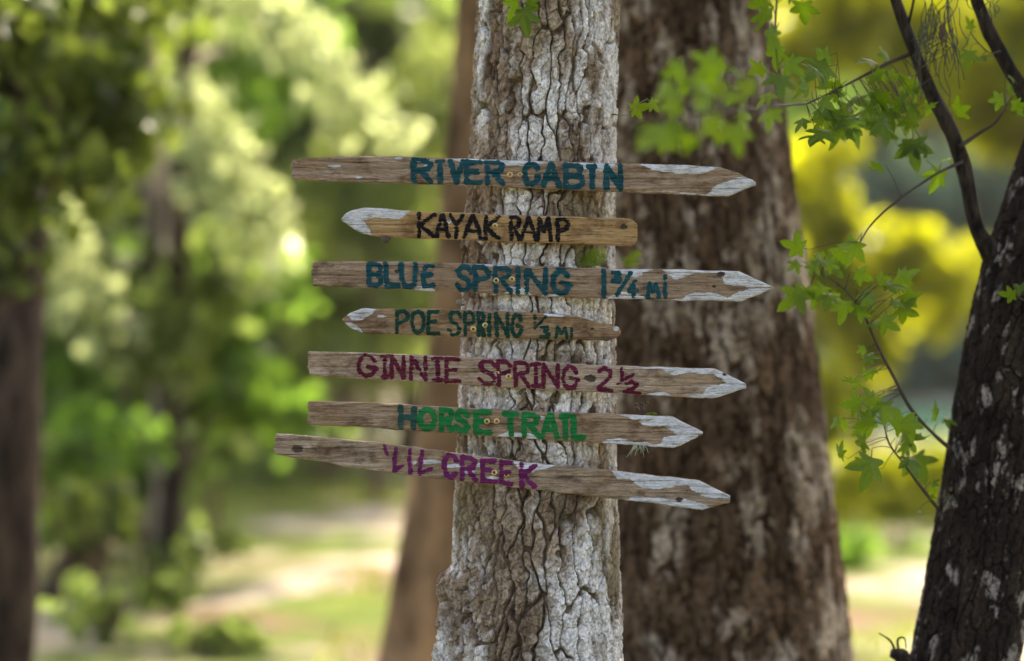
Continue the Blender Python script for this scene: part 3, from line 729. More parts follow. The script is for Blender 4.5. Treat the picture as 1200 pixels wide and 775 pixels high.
class Plank:
    def __init__(s, top, bot, seed, mat, ragged=True, yaw=0.0, thick=0.018):
        s.top = np.array(top, float); s.bot = np.array(bot, float); s.seed = seed; s.mat = mat; s.ragged = ragged; s.thick = thick; s.yaw = yaw
        s.x0 = s.top[0, 0]; s.x1 = s.top[-1, 0]; s.knots = []
    def edge(s, x):
        t = np.interp(x, s.top[:, 0], s.top[:, 1]); b = np.interp(x, s.bot[:, 0], s.bot[:, 1])
        t = t + 0.9 * fbm(x * 0.07, x * 0 + s.seed, None, s.seed, 4); b = b + 1.1 * fbm(x * 0.09, x * 0 + s.seed + 9, None, s.seed + 4, 3)
        return t, np.maximum(b, t + 0.8)
    def xyz(s, x, v, lift=0.0):
        """point on the front face: x photo px along the plank, v 0 top .. 1 bottom"""
        t, b = s.edge(x); h = b - t; y = t + h * v
        e = np.minimum(v, 1 - v) * h
        yw = y + 1.6 * fbm(x * 0.02, y * 0.05, None, s.seed + 15, 2)
        rel = -0.0020 * fbm(x * 0.014, yw * 0.30, None, s.seed + 20, 3) - 0.0012 * fbm(x * 0.04, yw * 0.9, None, s.seed + 40, 2) + 0.0030 * sstep(0.30, 0.55, fbm(x * 0.012, yw * 0.42, None, s.seed + 70, 2))
        rel = rel + 0.0034 * np.exp(-e / 1.1)
        for kx, ky, kr in s.knots:
            q = np.hypot((x - kx) / 1.5, y - ky) / kr; rel = rel + 0.003 * np.exp(-q ** 2)
        d = D0 + rel + s.yaw * (x - 630) * K * D0 - lift
        X = (x - 600) * K * D0; Zz = CZ - (y - 387.5) * K * D0
        return np.stack([X, d, Zz], -1)
    def board(s, parent, off):
        nx = int((s.x1 - s.x0) / 1.25); nv = 34
        x = np.linspace(s.x0, s.x1, nx); v = np.linspace(0, 1, nv)
        XX, VV = np.meshgrid(x, v)
        if s.ragged:
            sh = 3.0 * fbm(VV * 5.0, VV * 0 + s.seed, None, s.seed + 60, 3) + 2.0 * (np.abs(VV - 0.5) * 2) ** 4
            XS = XX + sh * np.exp(-(XX - s.x0) / 4.0)
        else: XS = XX
        fr = s.xyz(XS, VV); fr[..., 0] = (XS - 600) * K * D0
        e = np.minimum(XX - s.x0, s.x1 - XX); fr[..., 1] += 0.003 * np.exp(-e / 1.0)
        bk = s.xyz(XS, VV); bk[..., 0] = (XS - 600) * K * D0; bk[..., 1] = D0 + s.thick + s.yaw * (XX - 630) * K * D0
        n = nx * nv
        F = [grid_faces(nv, nx)]
        F.append(grid_faces(nv, nx)[:, ::-1] + n)
        i = np.arange(nx - 1); j = np.arange(nv - 1)
        F.append(np.stack([i + n, i + 1 + n, i + 1, i], -1))                                         # top edge
        r0 = (nv - 1) * nx; F.append(np.stack([r0 + i, r0 + i + 1, r0 + i + 1 + n, r0 + i + n], -1))   # bottom edge
        F.append(np.stack([j * nx, (j + 1) * nx, (j + 1) * nx + n, j * nx + n], -1))
        c = nx - 1; F.append(np.stack([j * nx + c + n, (j + 1) * nx + c + n, (j + 1) * nx + c, j * nx + c], -1))
        V = np.vstack([fr.reshape(-1, 3), bk.reshape(-1, 3)]) - np.array(off)
        me = mesh_np('board', V, np.vstack(F)[:, ::-1], s.mat, False)
        return ob('board', me, parent)
    def field(s, name, fn, xa, xb, va, vb, mat, parent, off, lift=0.0007, step=0.55):
        """marching squares of fn(x, y_px, v) > 0 laid on the front face"""
        xa = max(xa, s.x0 + 0.3); xb = min(xb, s.x1 - 0.3)
        nx = max(3, int((xb - xa) / step)); nv = max(3, int((vb - va) * 34 / step))
        x = np.linspace(xa, xb, nx); v = np.linspace(max(va, 0.012), min(vb, 0.988), nv)
        XX, VV = np.meshgrid(x, v); t, b = s.edge(XX); YY = t + (b - t) * VV
        Fv = fn(XX, YY, VV)
        ins = Fv > 0
        if not ins.any(): return None
        verts = {}; VL = []; faces = []
        def vert(key, px, pv):
            if key not in verts: verts[key] = len(VL); VL.append((px, pv))
            return verts[key]
        any4 = ins[:-1, :-1] | ins[1:, :-1] | ins[:-1, 1:] | ins[1:, 1:]
        for i, j in zip(*np.nonzero(any4)):
            cs = [(i, j), (i, j + 1), (i + 1, j + 1), (i + 1, j)]; poly = []
            for k in range(4):
                p, q = cs[k], cs[(k + 1) % 4]
                if ins[p]: poly.append(vert(p, x[p[1]], v[p[0]]))
                if ins[p] != ins[q]:
                    f = Fv[p] / (Fv[p] - Fv[q])
                    key = (p, q) if p < q else (q, p)
                    poly.append(vert(key, x[p[1]] + f * (x[q[1]] - x[p[1]]), v[p[0]] + f * (v[q[0]] - v[p[0]])))
            if len(poly) >= 3: faces.append(poly)
        a = np.array(VL); Vx = s.xyz(a[:, 0], a[:, 1], lift) - np.array(off)
        return ob(name, mesh_py(name, Vx, faces, mat, True), parent)
    def letter(s, ch, xa, xb, mat, parent, off, w, fa=0.04, fb=0.97, wear=0.35, seed=0):
        hw = w * 0.56
        segs = []
        for st in FONT[ch]:
            pts = []
            for (fx, fy) in st:
                x = xa + hw * 0.8 + fx * (xb - xa - hw * 1.6); t = np.interp(x, s.top[:, 0], s.top[:, 1]); b = np.interp(x, s.bot[:, 0], s.bot[:, 1])
                y0 = t + (b - t) * fa + hw * 0.8; y1 = t + (b - t) * fb - hw * 0.8
                pts.append((x, y0 + fy * (y1 - y0)))
            segs += list(zip(pts[:-1], pts[1:]))
        sd = s.seed * 31 + int(xa)
        def fn(X, Y, V):
            wx = X + 1.1 * fbm(X * 0.13, Y * 0.13, None, sd, 2); wy = Y + 1.1 * fbm(X * 0.13, Y * 0.13, None, sd + 5, 2)
            d = np.full(X.shape, 99.0)
            for (p, q) in segs:
                ax, ay = p; bx, by = q; dx, dy = bx - ax, by - ay; L2 = dx * dx + dy * dy + 1e-6
                t = np.clip(((wx - ax) * dx + (wy - ay) * dy) / L2, 0, 1)
                d = np.minimum(d, np.hypot(wx - ax - t * dx, wy - ay - t * dy))
            edge = 1.1 * fbm(X * 0.30, Y * 0.75, None, sd + 8, 3)
            gr = fbm(X * 0.07, Y * 0.9, None, sd + 11, 3)
            return hw + edge - d - wear * 17 * np.maximum(0, gr - 0.23)
        return s.field('letter', fn, xa - 2.5, xb + 2.5, 0.0, 1.0, mat, parent, off, lift=0.0012)
    def patch(s, side, pts, parent, off):
        p = np.array(pts, float); sd = s.seed * 7 + int(p[0, 0])
        def fn(X, Y, V):
            dep = np.interp(X, p[:, 0], p[:, 1])
            vv = V if side == 't' else 1 - V
            t, b = s.edge(X); h = b - t
            nz = 1.3 * fbm(X * 0.09, Y * 0.3, None, sd, 3) + 1.1 * fbm(X * 0.16, Y * 1.1, None, sd + 3, 3)
            gr = fbm(X * 0.06, Y * 1.0, None, sd + 6, 2)
            return (dep - vv) * h + nz * np.minimum(1, dep * 6) - 9 * np.maximum(0, gr - 0.36)
        return s.field('paint_patch', fn, p[0, 0], p[-1, 0], 0, 1, M['white'], parent, off, lift=0.0006)
    def blob(s, cx, cy, rx, ry, parent, off, mat=None, name='paint_patch', lift=0.0006):
        sd = s.seed * 5 + int(cx)
        def fn(X, Y, V):
            return 1 - np.hypot((X - cx) / rx, (Y - cy) / ry) + 0.5 * fbm(X * 0.2, Y * 0.7, None, sd, 3)
        return s.field(name, fn, cx - 1.6 * rx, cx + 1.6 * rx, 0, 1, mat or M['white'], parent, off, lift=lift)

def screw_mesh():
    prof = [(3.3, -0.3), (3.3, 0.5), (3.0, 0.75), (2.6, 0.8), (2.4, 1.3), (1.9, 1.5), (1.6, 1.3), (1.4, 0.0), (0.0, -0.3)]
    px = K * D0 * 1.1; n = 14; V = []; F = []
    for r, h in prof:
        for j in range(n):
            a = 2 * math.pi * j / n; V.append((r * px * math.cos(a), -h * px * 1.0 , r * px * math.sin(a)))
    for i in range(len(prof) - 1):
        for j in range(n):
            j2 = (j + 1) % n; F.append((i * n + j, i * n + j2, (i + 1) * n + j2, (i + 1) * n + j))
    return mesh_py('screw', V, F, M['brass'], True)
SCREW = screw_mesh()

M['wood1'] = m_wood('weathered_wood_grey', (0.128, 0.083, 0.058), (0.333, 0.237, 0.159), (0.538, 0.42, 0.313), 1.0, (0.269, 0.164, 0.091))
M['wood2'] = m_wood('weathered_wood_golden', (0.179, 0.106, 0.05), (0.384, 0.237, 0.108), (0.525, 0.356, 0.185), 2.0, (0.435, 0.26, 0.099))
M['wood3'] = m_wood('weathered_wood_brown', (0.122, 0.078, 0.053), (0.307, 0.215, 0.14), (0.499, 0.382, 0.274), 3.0, (0.282, 0.181, 0.102))
M['wood4'] = m_wood('weathered_wood_dark', (0.122, 0.071, 0.043), (0.275, 0.173, 0.099), (0.435, 0.305, 0.194), 4.0, (0.346, 0.215, 0.104))
M['wood5'] = m_wood('weathered_wood_pale', (0.192, 0.135, 0.096), (0.422, 0.315, 0.227), (0.589, 0.471, 0.364), 5.0, (0.371, 0.254, 0.15))
M['wood6'] = m_wood('weathered_wood_tan', (0.141, 0.088, 0.056), (0.333, 0.228, 0.146), (0.499, 0.369, 0.255), 6.0, (0.294, 0.183, 0.091))
M['wood7'] = m_wood('weathered_wood_rough', (0.122, 0.081, 0.056), (0.333, 0.241, 0.163), (0.55, 0.433, 0.319), 7.0, (0.32, 0.215, 0.121))

SIGNS = [
 dict(label='long right-pointing picket sign painted RIVER CABIN in teal', seed=1, mat='wood1', ragged=True, yaw=0.012,
  top=[(341, 187), (380, 184.5), (440, 183), (520, 185), (600, 187.5), (717, 191), (800, 193), (842, 195), (865, 202), (886.5, 213)],
  bot=[(341, 209), (345, 211), (380, 212), (440, 214), (520, 217), (600, 219.5), (717, 225), (800, 228), (853, 230), (884, 218), (886.5, 217)],
  text=[('R', 482, 508), ('It', 510, 521), ('V', 525, 545), ('E', 544, 566), ('R', 568, 592), ('Cg', 612, 635), ('A', 634, 658), ('B', 660, 685), ('It', 687, 700), ('N', 708, 730)], ink='teal', w=6.3,
  screws=[(597.5, 205), (609.5, 205)],
  patches=[('t', [(525, 0), (540, .13), (600, .2), (625, .24), (640, .06), (650, 0)]), ('t', [(668, 0), (672, .2), (695, .32), (715, .25), (722, 0)]), ('t', [(745, 0), (765, .2), (800, .33), (825, .26), (843, 0)]),
           ('b', [(786, 0), (800, .06), (828, .06), (838, .32), (850, .5), (857, .62), (872, .9), (884, .95), (886, .4)])],
  blobs=[(392, 195, 7, 1.6), (421, 208, 4, 1.6), (467, 186, 5, 1.2), (500, 195, 3, 2.4)], knots=[]),
 dict(label='short left-pointing golden picket sign painted KAYAK RAMP in black', seed=2, mat='wood2', ragged=False, yaw=-0.01,
  top=[(400, 256), (405, 250), (412, 246), (428, 243), (480, 247), (600, 252), (730, 256), (740, 257), (747, 263)],
  bot=[(400, 258), (415, 270), (434, 276.5), (480, 279), (560, 282), (640, 284.5), (700, 287), (738, 289), (745, 285), (747, 280)],
  text=[('K', 489, 511), ('A', 509, 528), ('Y', 526, 544), ('A', 542, 566), ('K', 567, 586), ('R', 597, 611), ('A', 609, 630), ('M', 628, 648), ('P', 651, 668)], ink='black', w=4.8,
  screws=[(580, 265)],
  patches=[('t', [(400, 1.0), (405, 1.0), (412, .85), (424, .5), (440, .33), (455, .36), (466, .33), (474, .2), (481, 0)]), ('b', [(400, .9), (420, .62), (428, .42), (433, .2), (436, 0)])],
  blobs=[(526.5, 260, 3, 2.2)], knots=[(731, 266, 3.2)]),
 dict(label='right-pointing picket sign painted BLUE SPRING 1 3/4 MI in teal', seed=3, mat='wood3', ragged=True, yaw=0.008,
  top=[(366, 306), (420, 305.5), (480, 306.5), (600, 311), (720, 315), (800, 316), (866, 317.5), (907, 337)],
  bot=[(366, 335), (420, 337.5), (480, 340), (560, 344), (700, 350), (800, 352.5), (870, 353.5), (907, 338.5)],
  text=[('B', 430, 449), ('L', 450, 470), ('U', 468, 490), ('Er', 493, 510), ('S', 533, 555), ('P', 554, 576), ('R', 578, 601), ('I', 602, 612), ('N', 615, 642), ('G', 645, 671), ('1', 703, 713), ('3', 716, 729, .06, .48), ('/', 721, 741, .06, .92), ('4', 735, 749, .34, .97), ('M', 757, 774, .42, .96), ('i', 775, 784, .18, .97)], ink='teal', w=5.6,
  screws=[(581.5, 329), (600, 327.5)],
  patches=[('t', [(555, 0), (562, .07), (594, .07), (597, 0)]), ('b', [(485, 0), (490, .16), (505, .16), (511, 0)]), ('b', [(590, 0), (597, .26), (615, .2), (625, 0)]), ('b', [(633, 0), (643, .13), (655, .12), (661, 0)]),
           ('t', [(712, 0), (725, .15), (745, .3), (758, .1), (766, 0)]), ('b', [(710, 0), (725, .24), (740, .25), (754, .1), (757, 0)]), ('t', [(775, 0), (790, .32), (800, .26), (815, .1), (845, .1), (849, .42), (862, .5), (885, .52), (907, .45)]),
           ('b', [(783, 0), (798, .07), (810, .26), (838, .27), (853, .1), (865, .33), (885, .46), (907, .5)])],
  blobs=[], knots=[(845, 322, 3.2), (837, 336, 1.6), (466, 318, 2.4)]),
 dict(label='shortest left-pointing picket sign painted POE SPRING 1/3 MI in dark green', seed=4, mat='wood4', ragged=False, yaw=0.0,
  top=[(401, 374), (410, 367), (425, 361.5), (530, 362), (640, 367), (675, 370.5), (692, 376), (705, 379), (718, 379.5), (725, 384), (727.5, 388)],
  bot=[(401, 376), (410, 384), (425, 391), (480, 393), (560, 396), (640, 398), (712, 399.5), (722, 397), (727.5, 392)],
  text=[('P', 463, 480), ('O', 481, 499), ('E', 500, 515), ('S', 524, 542), ('P', 543, 557), ('R', 559, 569), ('I', 569, 578), ('N', 580, 597), ('G', 598, 614), ('1', 624, 631, .06, .42), ('/', 625, 641, .1, .62), ('3', 632, 645, .46, .97), ('M', 650, 666, .46, .98), ('I', 666, 673, .46, .98)], ink='dgreen', w=4.3,
  screws=[(554.5, 386), (568.5, 381.5)],
  patches=[('t', [(407, .1), (412, .5), (425, .45), (436, .2), (441, 0)]), ('b', [(403, .2), (410, .4), (418, .3), (426, 0)]), ('t', [(636, 0), (640, .1), (660, .09), (663, 0)])],
  blobs=[(447, 371, 6, 1.8), (722, 385, 3, 3)], knots=[(694, 386, 1.6)]),
 dict(label='right-pointing pale picket sign painted GINNIE SPRING 2 1/2 in maroon', seed=5, mat='wood5', ragged=True, yaw=0.01,
  top=[(361, 411.5), (420, 413), (480, 415.5), (600, 421.5), (700, 428), (780, 430.5), (838, 432), (875, 450)],
  bot=[(361, 439), (420, 444), (480, 447), (600, 455), (700, 460), (780, 464.5), (835, 467.5), (874, 455.5), (875, 455)],
  text=[('G', 418, 444), ('Is', 445, 457), ('N', 457, 475), ('N', 480, 501), ('Is', 506, 520), ('E', 521, 540), ('S', 560, 583), ('P', 582, 600), ('R', 602, 622), ('Is', 621, 635), ('N', 635, 656), ('G', 657, 680), ('2', 699, 719), ('1', 725, 733, .06, .56), ('/', 722, 744, .24, .72), ('2', 730, 751, .5, 1.0)], ink='maroon', w=4.7,
  screws=[(582, 437.5), (596, 441.5)],
  patches=[('t', [(740, 0), (755, .08), (775, .06), (781, .2), (790, .28), (800, .2), (806, .16), (835, .18), (845, .33), (858, .52), (875, .55)]), ('b', [(756, 0), (770, .14), (783, .09), (790, 0)]),
           ('b', [(800, 0), (815, .12), (824, .15), (830, .4), (842, .45), (851, .6), (866, .6), (875, .4)])],
  blobs=[], knots=[(692, 443, 4.6), (849, 439, 1.8)]),
 dict(label='right-pointing picket sign painted HORSE TRAIL in bright green', seed=6, mat='wood6', ragged=True, yaw=0.006,
  top=[(360, 470), (420, 471.5), (470, 474), (600, 481), (700, 485), (788, 488), (824, 506.5)],
  bot=[(360, 498), (420, 501), (480, 505), (600, 513), (700, 519), (790, 525.5), (822, 510.5), (824, 509.5)],
  text=[('H', 467, 488), ('O', 489, 512), ('R', 514, 533), ('S', 532, 552), ('E', 555, 577), ('T', 589, 608), ('R', 611, 634), ('A', 633, 656), ('It', 655, 669), ('L', 669, 686)], ink='green', w=6.4,
  screws=[(570.5, 494), (582, 494)],
  patches=[('b', [(576, 0), (588, .1), (594, .2), (630, .2), (633, 0)]), ('t', [(722, 0), (745, .2), (755, .32), (780, .36), (795, .58), (812, .7), (824, .6)]), ('b', [(704, 0), (712, .14), (725, .2), (745, .13), (774, .1), (778, .32), (795, .42), (810, .42), (818, .2)])],
  blobs=[(634, 490, 5, 2)], knots=[]),
 dict(label="steeply tilted lowest picket sign painted 'LIL CREEK in purple", seed=7, mat='wood7', ragged=True, yaw=0.008,
  top=[(321, 507.5), (380, 513), (450, 519.5), (520, 529), (600, 540), (720, 552), (790, 560), (820, 563.5), (856, 581)],
  bot=[(321, 532), (365, 540), (420, 549), (480, 558), (540, 564), (600, 571), (700, 583), (770, 591), (823, 598), (855, 589.5), (856, 588)],
  text=[("'", 448, 456, .06, .42), ('Lk', 458, 473, .08, .98), ('I', 476, 485, .06, .95), ('Lk', 487, 507, .06, .98), ('C', 518, 538), ('R', 539, 560), ('E', 563, 583), ('E', 585, 602), ('K', 609, 629)], ink='purple', w=5.5,
  screws=[(579, 554), (593.5, 556.5)],
  patches=[('t', [(600, 0), (608, .3), (625, .34), (640, .16), (652, 0)]), ('t', [(716, 0), (724, .28), (738, .22), (752, .5), (772, .5), (790, .32), (806, .2), (813, .42), (830, .55), (856, .55)]), ('b', [(731, 0), (745, .2), (770, .22), (790, .25), (800, .32), (815, .27), (828, .2), (832, 0)])],
  blobs=[(486, 542, 2.5, 2.2), (505, 541, 12, 2.6), (532, 546, 12, 2.2), (548, 553, 8, 2), (560, 545, 7, 3), (575, 560, 8, 2)], knots=[(349, 526, 4.2), (796, 586, 2.6)]),
]
SIGN_OBJ = []
for sg in SIGNS:
    pk = Plank(sg['top'], sg['bot'], sg['seed'], M[sg['mat']], sg['ragged'], sg['yaw'])
    pk.knots = sg['knots']
    mid = P((pk.x0 + pk.x1) / 2, (sg['top'][0][1] + sg['bot'][-1][1]) / 2, D0 + 0.009)
    root = thing('sign_plank', sg['label'], 'sign', mid, 'wooden direction signs screwed to the tree')
    pk.board(root, mid)
    for q in sg['text']:
        fa, fb = (q[3], q[4]) if len(q) > 3 else (0.03, 0.97)
        mt = M[sg['ink']]
        if sg['seed'] == 6 and q[0] == 'H': mt = M['fgreen']
        w = sg['w'] * (0.82 if len(q) > 3 else 1.0)
        lo = pk.letter(q[0], q[1], q[2], mt, root, mid, w, fa, fb, 0.35 if sg['seed'] != 6 else 0.2)
        if lo is not None and mt is M['fgreen']: lo['label'] = 'faded blue-green letter H'
    for side, pts in sg['patches']: pk.patch(side, pts, root, mid)
    for b4 in sg['blobs']: pk.blob(*b4, root, mid)
    for kx, ky, kr in sg['knots']: pk.blob(kx, ky, kr * 1.45, kr, root, mid, M['knot'], 'knot', 0.0009)
    for sx, sy in sg['screws']:
        t, b = pk.edge(np.array([float(sx)])); v = (sy - t) / (b - t)
        p3 = Vector(pk.xyz(np.array([float(sx)]), v)[0]) + Vector((0, 0.0005, 0))
        o = ob('screw', SCREW, root, p3 - mid); o.rotation_euler = (rnd.uniform(-.12, .12), rnd.uniform(0, 6), rnd.uniform(-.12, .12))
    SIGN_OBJ.append(root)

# ------------------------------------------------------------------ small things on the signs
def snail(px, py, d, r, mat, label, dome):
    mb = MB(); c = P(px, py, d); s = r * K * d
    n = 26; pts = []; rad = []
    for i in range(n):
        t = i / (n - 1); a = t * 4.6 * math.pi; q = s * 0.62 * (1 - t * 0.93)
        pts.append(c + Vector((math.cos(a) * q, -t * s * 0.55, math.sin(a) * q))); rad.append(s * 0.46 * (1 - t * 0.85))
    mb.tube(pts, rad, 8, n * 2)
    if dome: mb.ell(c + Vector((0, 0.004, s * 0.45)), (s * 0.95, s * 0.6, s * 0.3), 10, 6)
    else: mb.ell(c + Vector((s * 0.7, 0.004, -s * 0.5)), (s * 0.8, s * 0.5, s * 0.3), 10, 6)
    return tag(mb.build('snail', mat), label, 'snail')
snail(452.5, 281.5, D0 + 0.008, 5.6, M['snail'], 'small reddish-brown snail clinging under the KAYAK RAMP sign', True)
snail(538.5, 355, D0 + 0.012, 4.6, M['bud'], 'tiny round grey snail between sign and left edge of trunk', False)

def fern(px, py, d, fr, label, seed, mat='leaf_bright'):
    """little fern tuft: fronds of paired leaflets; fr rows (dx, dy, length share)"""
    rg = random.Random(seed); base = P(px, py, d)
    root = thing('fern', label, 'fern', base, 'little ferns growing on the sign tree')
    for (dx, dy) in fr:
        V = []; F = []; u = K * d
        tip = Vector((dx * u, -rg.uniform(0.3, 1) * abs(dy) * u * 0.6, -dy * u)); n = 9
        for i in range(n):
            t = (i + 1) / (n + 1); c = tip * t + Vector((0, 0, 0.12 * tip.length * math.sin(t * 3.14)))
            side = Vector((-tip.z, 0, tip.x)).normalized(); w = tip.length * 0.30 * math.sin(math.pi * (0.2 + 0.75 * t)) + 0.001
            for sgn in (-1, 1):
                b = len(V); e = c + side * sgn * w + tip.normalized() * w * 0.6 + Vector((0, rg.uniform(-1, 1) * w * 0.5, 0)); ax = tip.normalized() * tip.length * 0.026
                V += [c - ax, e, c + ax, c + (e - c) * 0.6 + ax * 0.9]; F.append((b, b + 1, b + 3, b + 2))
        b = len(V); q = Vector((0.0008, 0, 0)); V += [-q, q, tip + q * 0.3, tip - q * 0.3]; F.append((b, b + 1, b + 2, b + 3))
        ob('frond', mesh_py('frond', V, F, M[mat]), root)
    return root
fern(702, 312, TY - 0.17, [(-8, -20), (4, -22), (-16, -12), (-24, -6), (8, -14), (-14, -18), (-30, -3)], 'bushy little green fern on the trunk above the BLUE SPRING sign', 1)
fern(735, 314, TY - 0.16, [(15, -18), (8, -10), (-6, -12), (14, -4), (4, -15)], 'sprig of light green fern on top of the BLUE SPRING sign', 2)
# seedling with dark dead flower beside a green leaf, on the horse trail sign
rt = thing('seedling', 'tiny plant with dark withered head and one green leaf on the HORSE TRAIL sign', 'plant', P(752, 487, D0 + 0.01))
o_ = rt.location
mb = MB(); rg = random.Random(8)
for i in range(9):
    a = P(752 + rg.uniform(-3, 3), 487, D0 + 0.01); e = P(751 + rg.uniform(-8, 8), 473 + rg.uniform(-2, 9), D0 + 0.01 + rg.uniform(-.01, .01))
    mb.tube([a, (a + e) / 2 + Vector((rg.gauss(0, .003), 0, 0)), e], [0.001, 0.0014, 0.0022], 5, 6); mb.ell(e, (0.0035, 0.003, 0.005), 6, 5)
mb.build('flower_head', M['leaf_brown'], rt, o_)
mb = MB(); mb.ell(P(763, 485.5, D0 + 0.008), (7.5 * K * D0, 0.003, 2.0 * K * D0), 10, 6, Matrix.Rotation(-0.06, 3, 'Y'))
mb.tube([P(753, 488, D0 + 0.01), P(757, 486, D0 + 0.008)], 0.0012, 4); mb.build('leaf', M['leaf_bright'], rt, o_)
mb = MB()
for i in range(14):
    a = P(742 + i * 0.8, 520.5, D0 + 0.006); e = P(738 + i * 1.6 + rg.gauss(0, 3), 530 + rg.uniform(-4, 8), D0 + 0.004 + rg.gauss(0, .004))
    mb.tube([a, (a + e) / 2 + Vector((0.003, 0, 0.002)), e], [0.0011, 0.0009, 0.0005], 4, 5)
M['lichen'] = m_simple('pale_lichen', (0.36, 0.38, 0.26), 0.9)
tag(mb.build('lichen_tuft', M['lichen']), 'pale wispy lichen tuft hanging under the HORSE TRAIL sign', 'lichen')

# ------------------------------------------------------------------ trees and shrubs of the background
def tubes_tree(name, label, path, rad, bark, crown, mat, size, seed, group, droop=0.3, limbs=True, subs=14, boughs=None):
    """path: (px, py, d) rows from the ground up; crown: (px, py, d, rx_px, rz_px, n) clumps"""
    rng = np.random.default_rng(seed)
    pts = [P(*q) for q in path]
    g0 = float(ground_z(pts[0].x, pts[0].y)); b0 = Vector((pts[0].x, pts[0].y, g0 - 0.05))
    pts[0] = b0
    root = thing(name, label, 'tree' if 'tree' in name else 'shrub', b0, group)
    mb = MB(); mb.tube(pts, rad, 12, rough=0.12, seed=seed % 7); mb.build('trunk', bark, root, b0)
    cl = []
    for (px, py, d, rx, rz, n) in crown:
        c = P(px, py, d); cl.append((tuple(c), (rx * K * d, max(rx, rz) * K * d * 0.8, rz * K * d), n))
    if cl: crown_obj('crown', cl, mat, root, b0, size, 0, rng, subs, droop)
    if limbs:
        dn = spline([tuple(q) for q in pts], 60)
        for (c, r, n) in cl:
            c = np.array(c); k = int(np.argmin(np.linalg.norm(dn - (c - np.array([0, 0, 0.6])), axis=1)))
            m2 = MB(); m2.tube([dn[k], (dn[k] + c) / 2 + np.array([0, 0, 0.15]), c], [max(0.015, rad[-1] * 0.7), rad[-1] * 0.5 + 0.006, 0.008], 6)
            m2.build('limb', bark, root, b0)
    for (bp, br, bmat, bsize) in (boughs or []):
        pp = [P(*q[:3]) for q in bp]; m2 = MB(); m2.tube(pp, [0.03] + [0.015] * (len(pp) - 1), 6); bo = m2.build('bough', bark, root, b0)
        dn = spline([tuple(q) for q in pp], 40); cen = []
        for k in range(40):
            cen.append(dn[k] + rng.normal(size=(int(br[1]), 3)) * np.array([br[0], br[0], br[0] * 0.9]) - np.array([0, 0, br[0] * 0.3]))
        V, F = leaf_cards(np.vstack(cen), bsize, rng, 0.5)
        ob('foliage', mesh_np('foliage', V - np.array(b0), F, M[bmat]), bo)
    return root
GL = 'background trees on the left of the sign tree'
GR = 'background trees beyond the leaning tree'
tubes_tree('tan_tree', 'tan brown trunk rising close behind the sign tree', [(452, 1140, 10.5), (470, 900, 10.5), (494, 740, 10.5), (512, 600, 10.5), (530, 400, 10.5), (544, 200, 10.5), (553, 0, 10.5), (558, -300, 10.5), (566, -900, 10.7)],
    [0.25, 0.19, 0.165, 0.14, 0.110, 0.088, 0.076, 0.07, 0.05], M['tan_bark'], [(560, -760, 10.6, 420, 240, 1500), (330, -820, 11, 300, 190, 1200), (760, -780, 11, 340, 220, 1300)], M['leaf_canopy'], 0.15, 31, GL)
tubes_tree('dark_tree', 'very dark trunk at the shady edge of the clearing, behind bushes', [(-14, 1100, 10.6), (-4, 775, 10.6), (4, 600, 10.6), (10, 450, 10.6), (26, 250, 10.8), (48, 0, 11), (66, -250, 11)],
    [0.20, 0.165, 0.15, 0.135, 0.115, 0.09, 0.05], M['black_bark'], [(30, 110, 11, 130, 90, 600), (-70, 10, 11, 130, 100, 500), (110, -40, 11.2, 150, 90, 500), (-60, 260, 10.6, 110, 90, 360), (120, 190, 11.4, 80, 70, 280), (50, 190, 10.2, 70, 60, 220), (20, 20, 10.2, 90, 60, 260)], M['leaf_dark'], 0.09, 32, GL)
tubes_tree('leaning_thin_tree', 'thin dark leaning trunk rising out of the lower bushes', [(50, 740, 15), (95, 620, 15), (128, 540, 15), (152, 450, 15), (176, 330, 15.2), (190, 220, 15.4)],
    [0.075, 0.065, 0.06, 0.05, 0.04, 0.03], M['black_bark'], [(160, 400, 15.2, 90, 70, 420), (230, 330, 15.4, 80, 70, 360)], M['leaf_olive'], 0.11, 33, GL)
tubes_tree('slender_tree', 'slender brown trunk half hidden by olive leaves', [(98, 700, 17), (100, 500, 17), (98, 350, 17), (90, 180, 17), (80, 0, 17.2), (70, -160, 17.4)],
    [0.13, 0.12, 0.11, 0.10, 0.09, 0.05], M['far_bark'], [(60, 380, 16.6, 100, 70, 600), (130, 330, 16.6, 90, 80, 500), (60, -60, 17, 150, 110, 700), (160, 90, 17.4, 80, 90, 420)], M['leaf_olive'], 0.12, 34, GL,
    boughs=[([(92, 230, 16.9), (50, 215, 15.5), (60, 270, 15.2), (90, 330, 15.0), (150, 400, 14.8)], (0.12, 18), 'leaf_sunlit_pale', 0.08)])
tubes_tree('pale_tree', 'pale slim trunk in the sunlit green wood', [(196, 720, 15.6), (192, 450, 15.6), (184, 280, 15.6), (177, 120, 15.6), (173, 0, 15.6), (170, -200, 15.6)],
    [0.10, 0.085, 0.08, 0.075, 0.072, 0.05], M['pale_bark'], [(250, 350, 16.4, 100, 70, 520), (290, 60, 18, 100, 90, 520), (130, 470, 16.2, 100, 70, 600)], M['leaf_green'], 0.12, 35, GL)
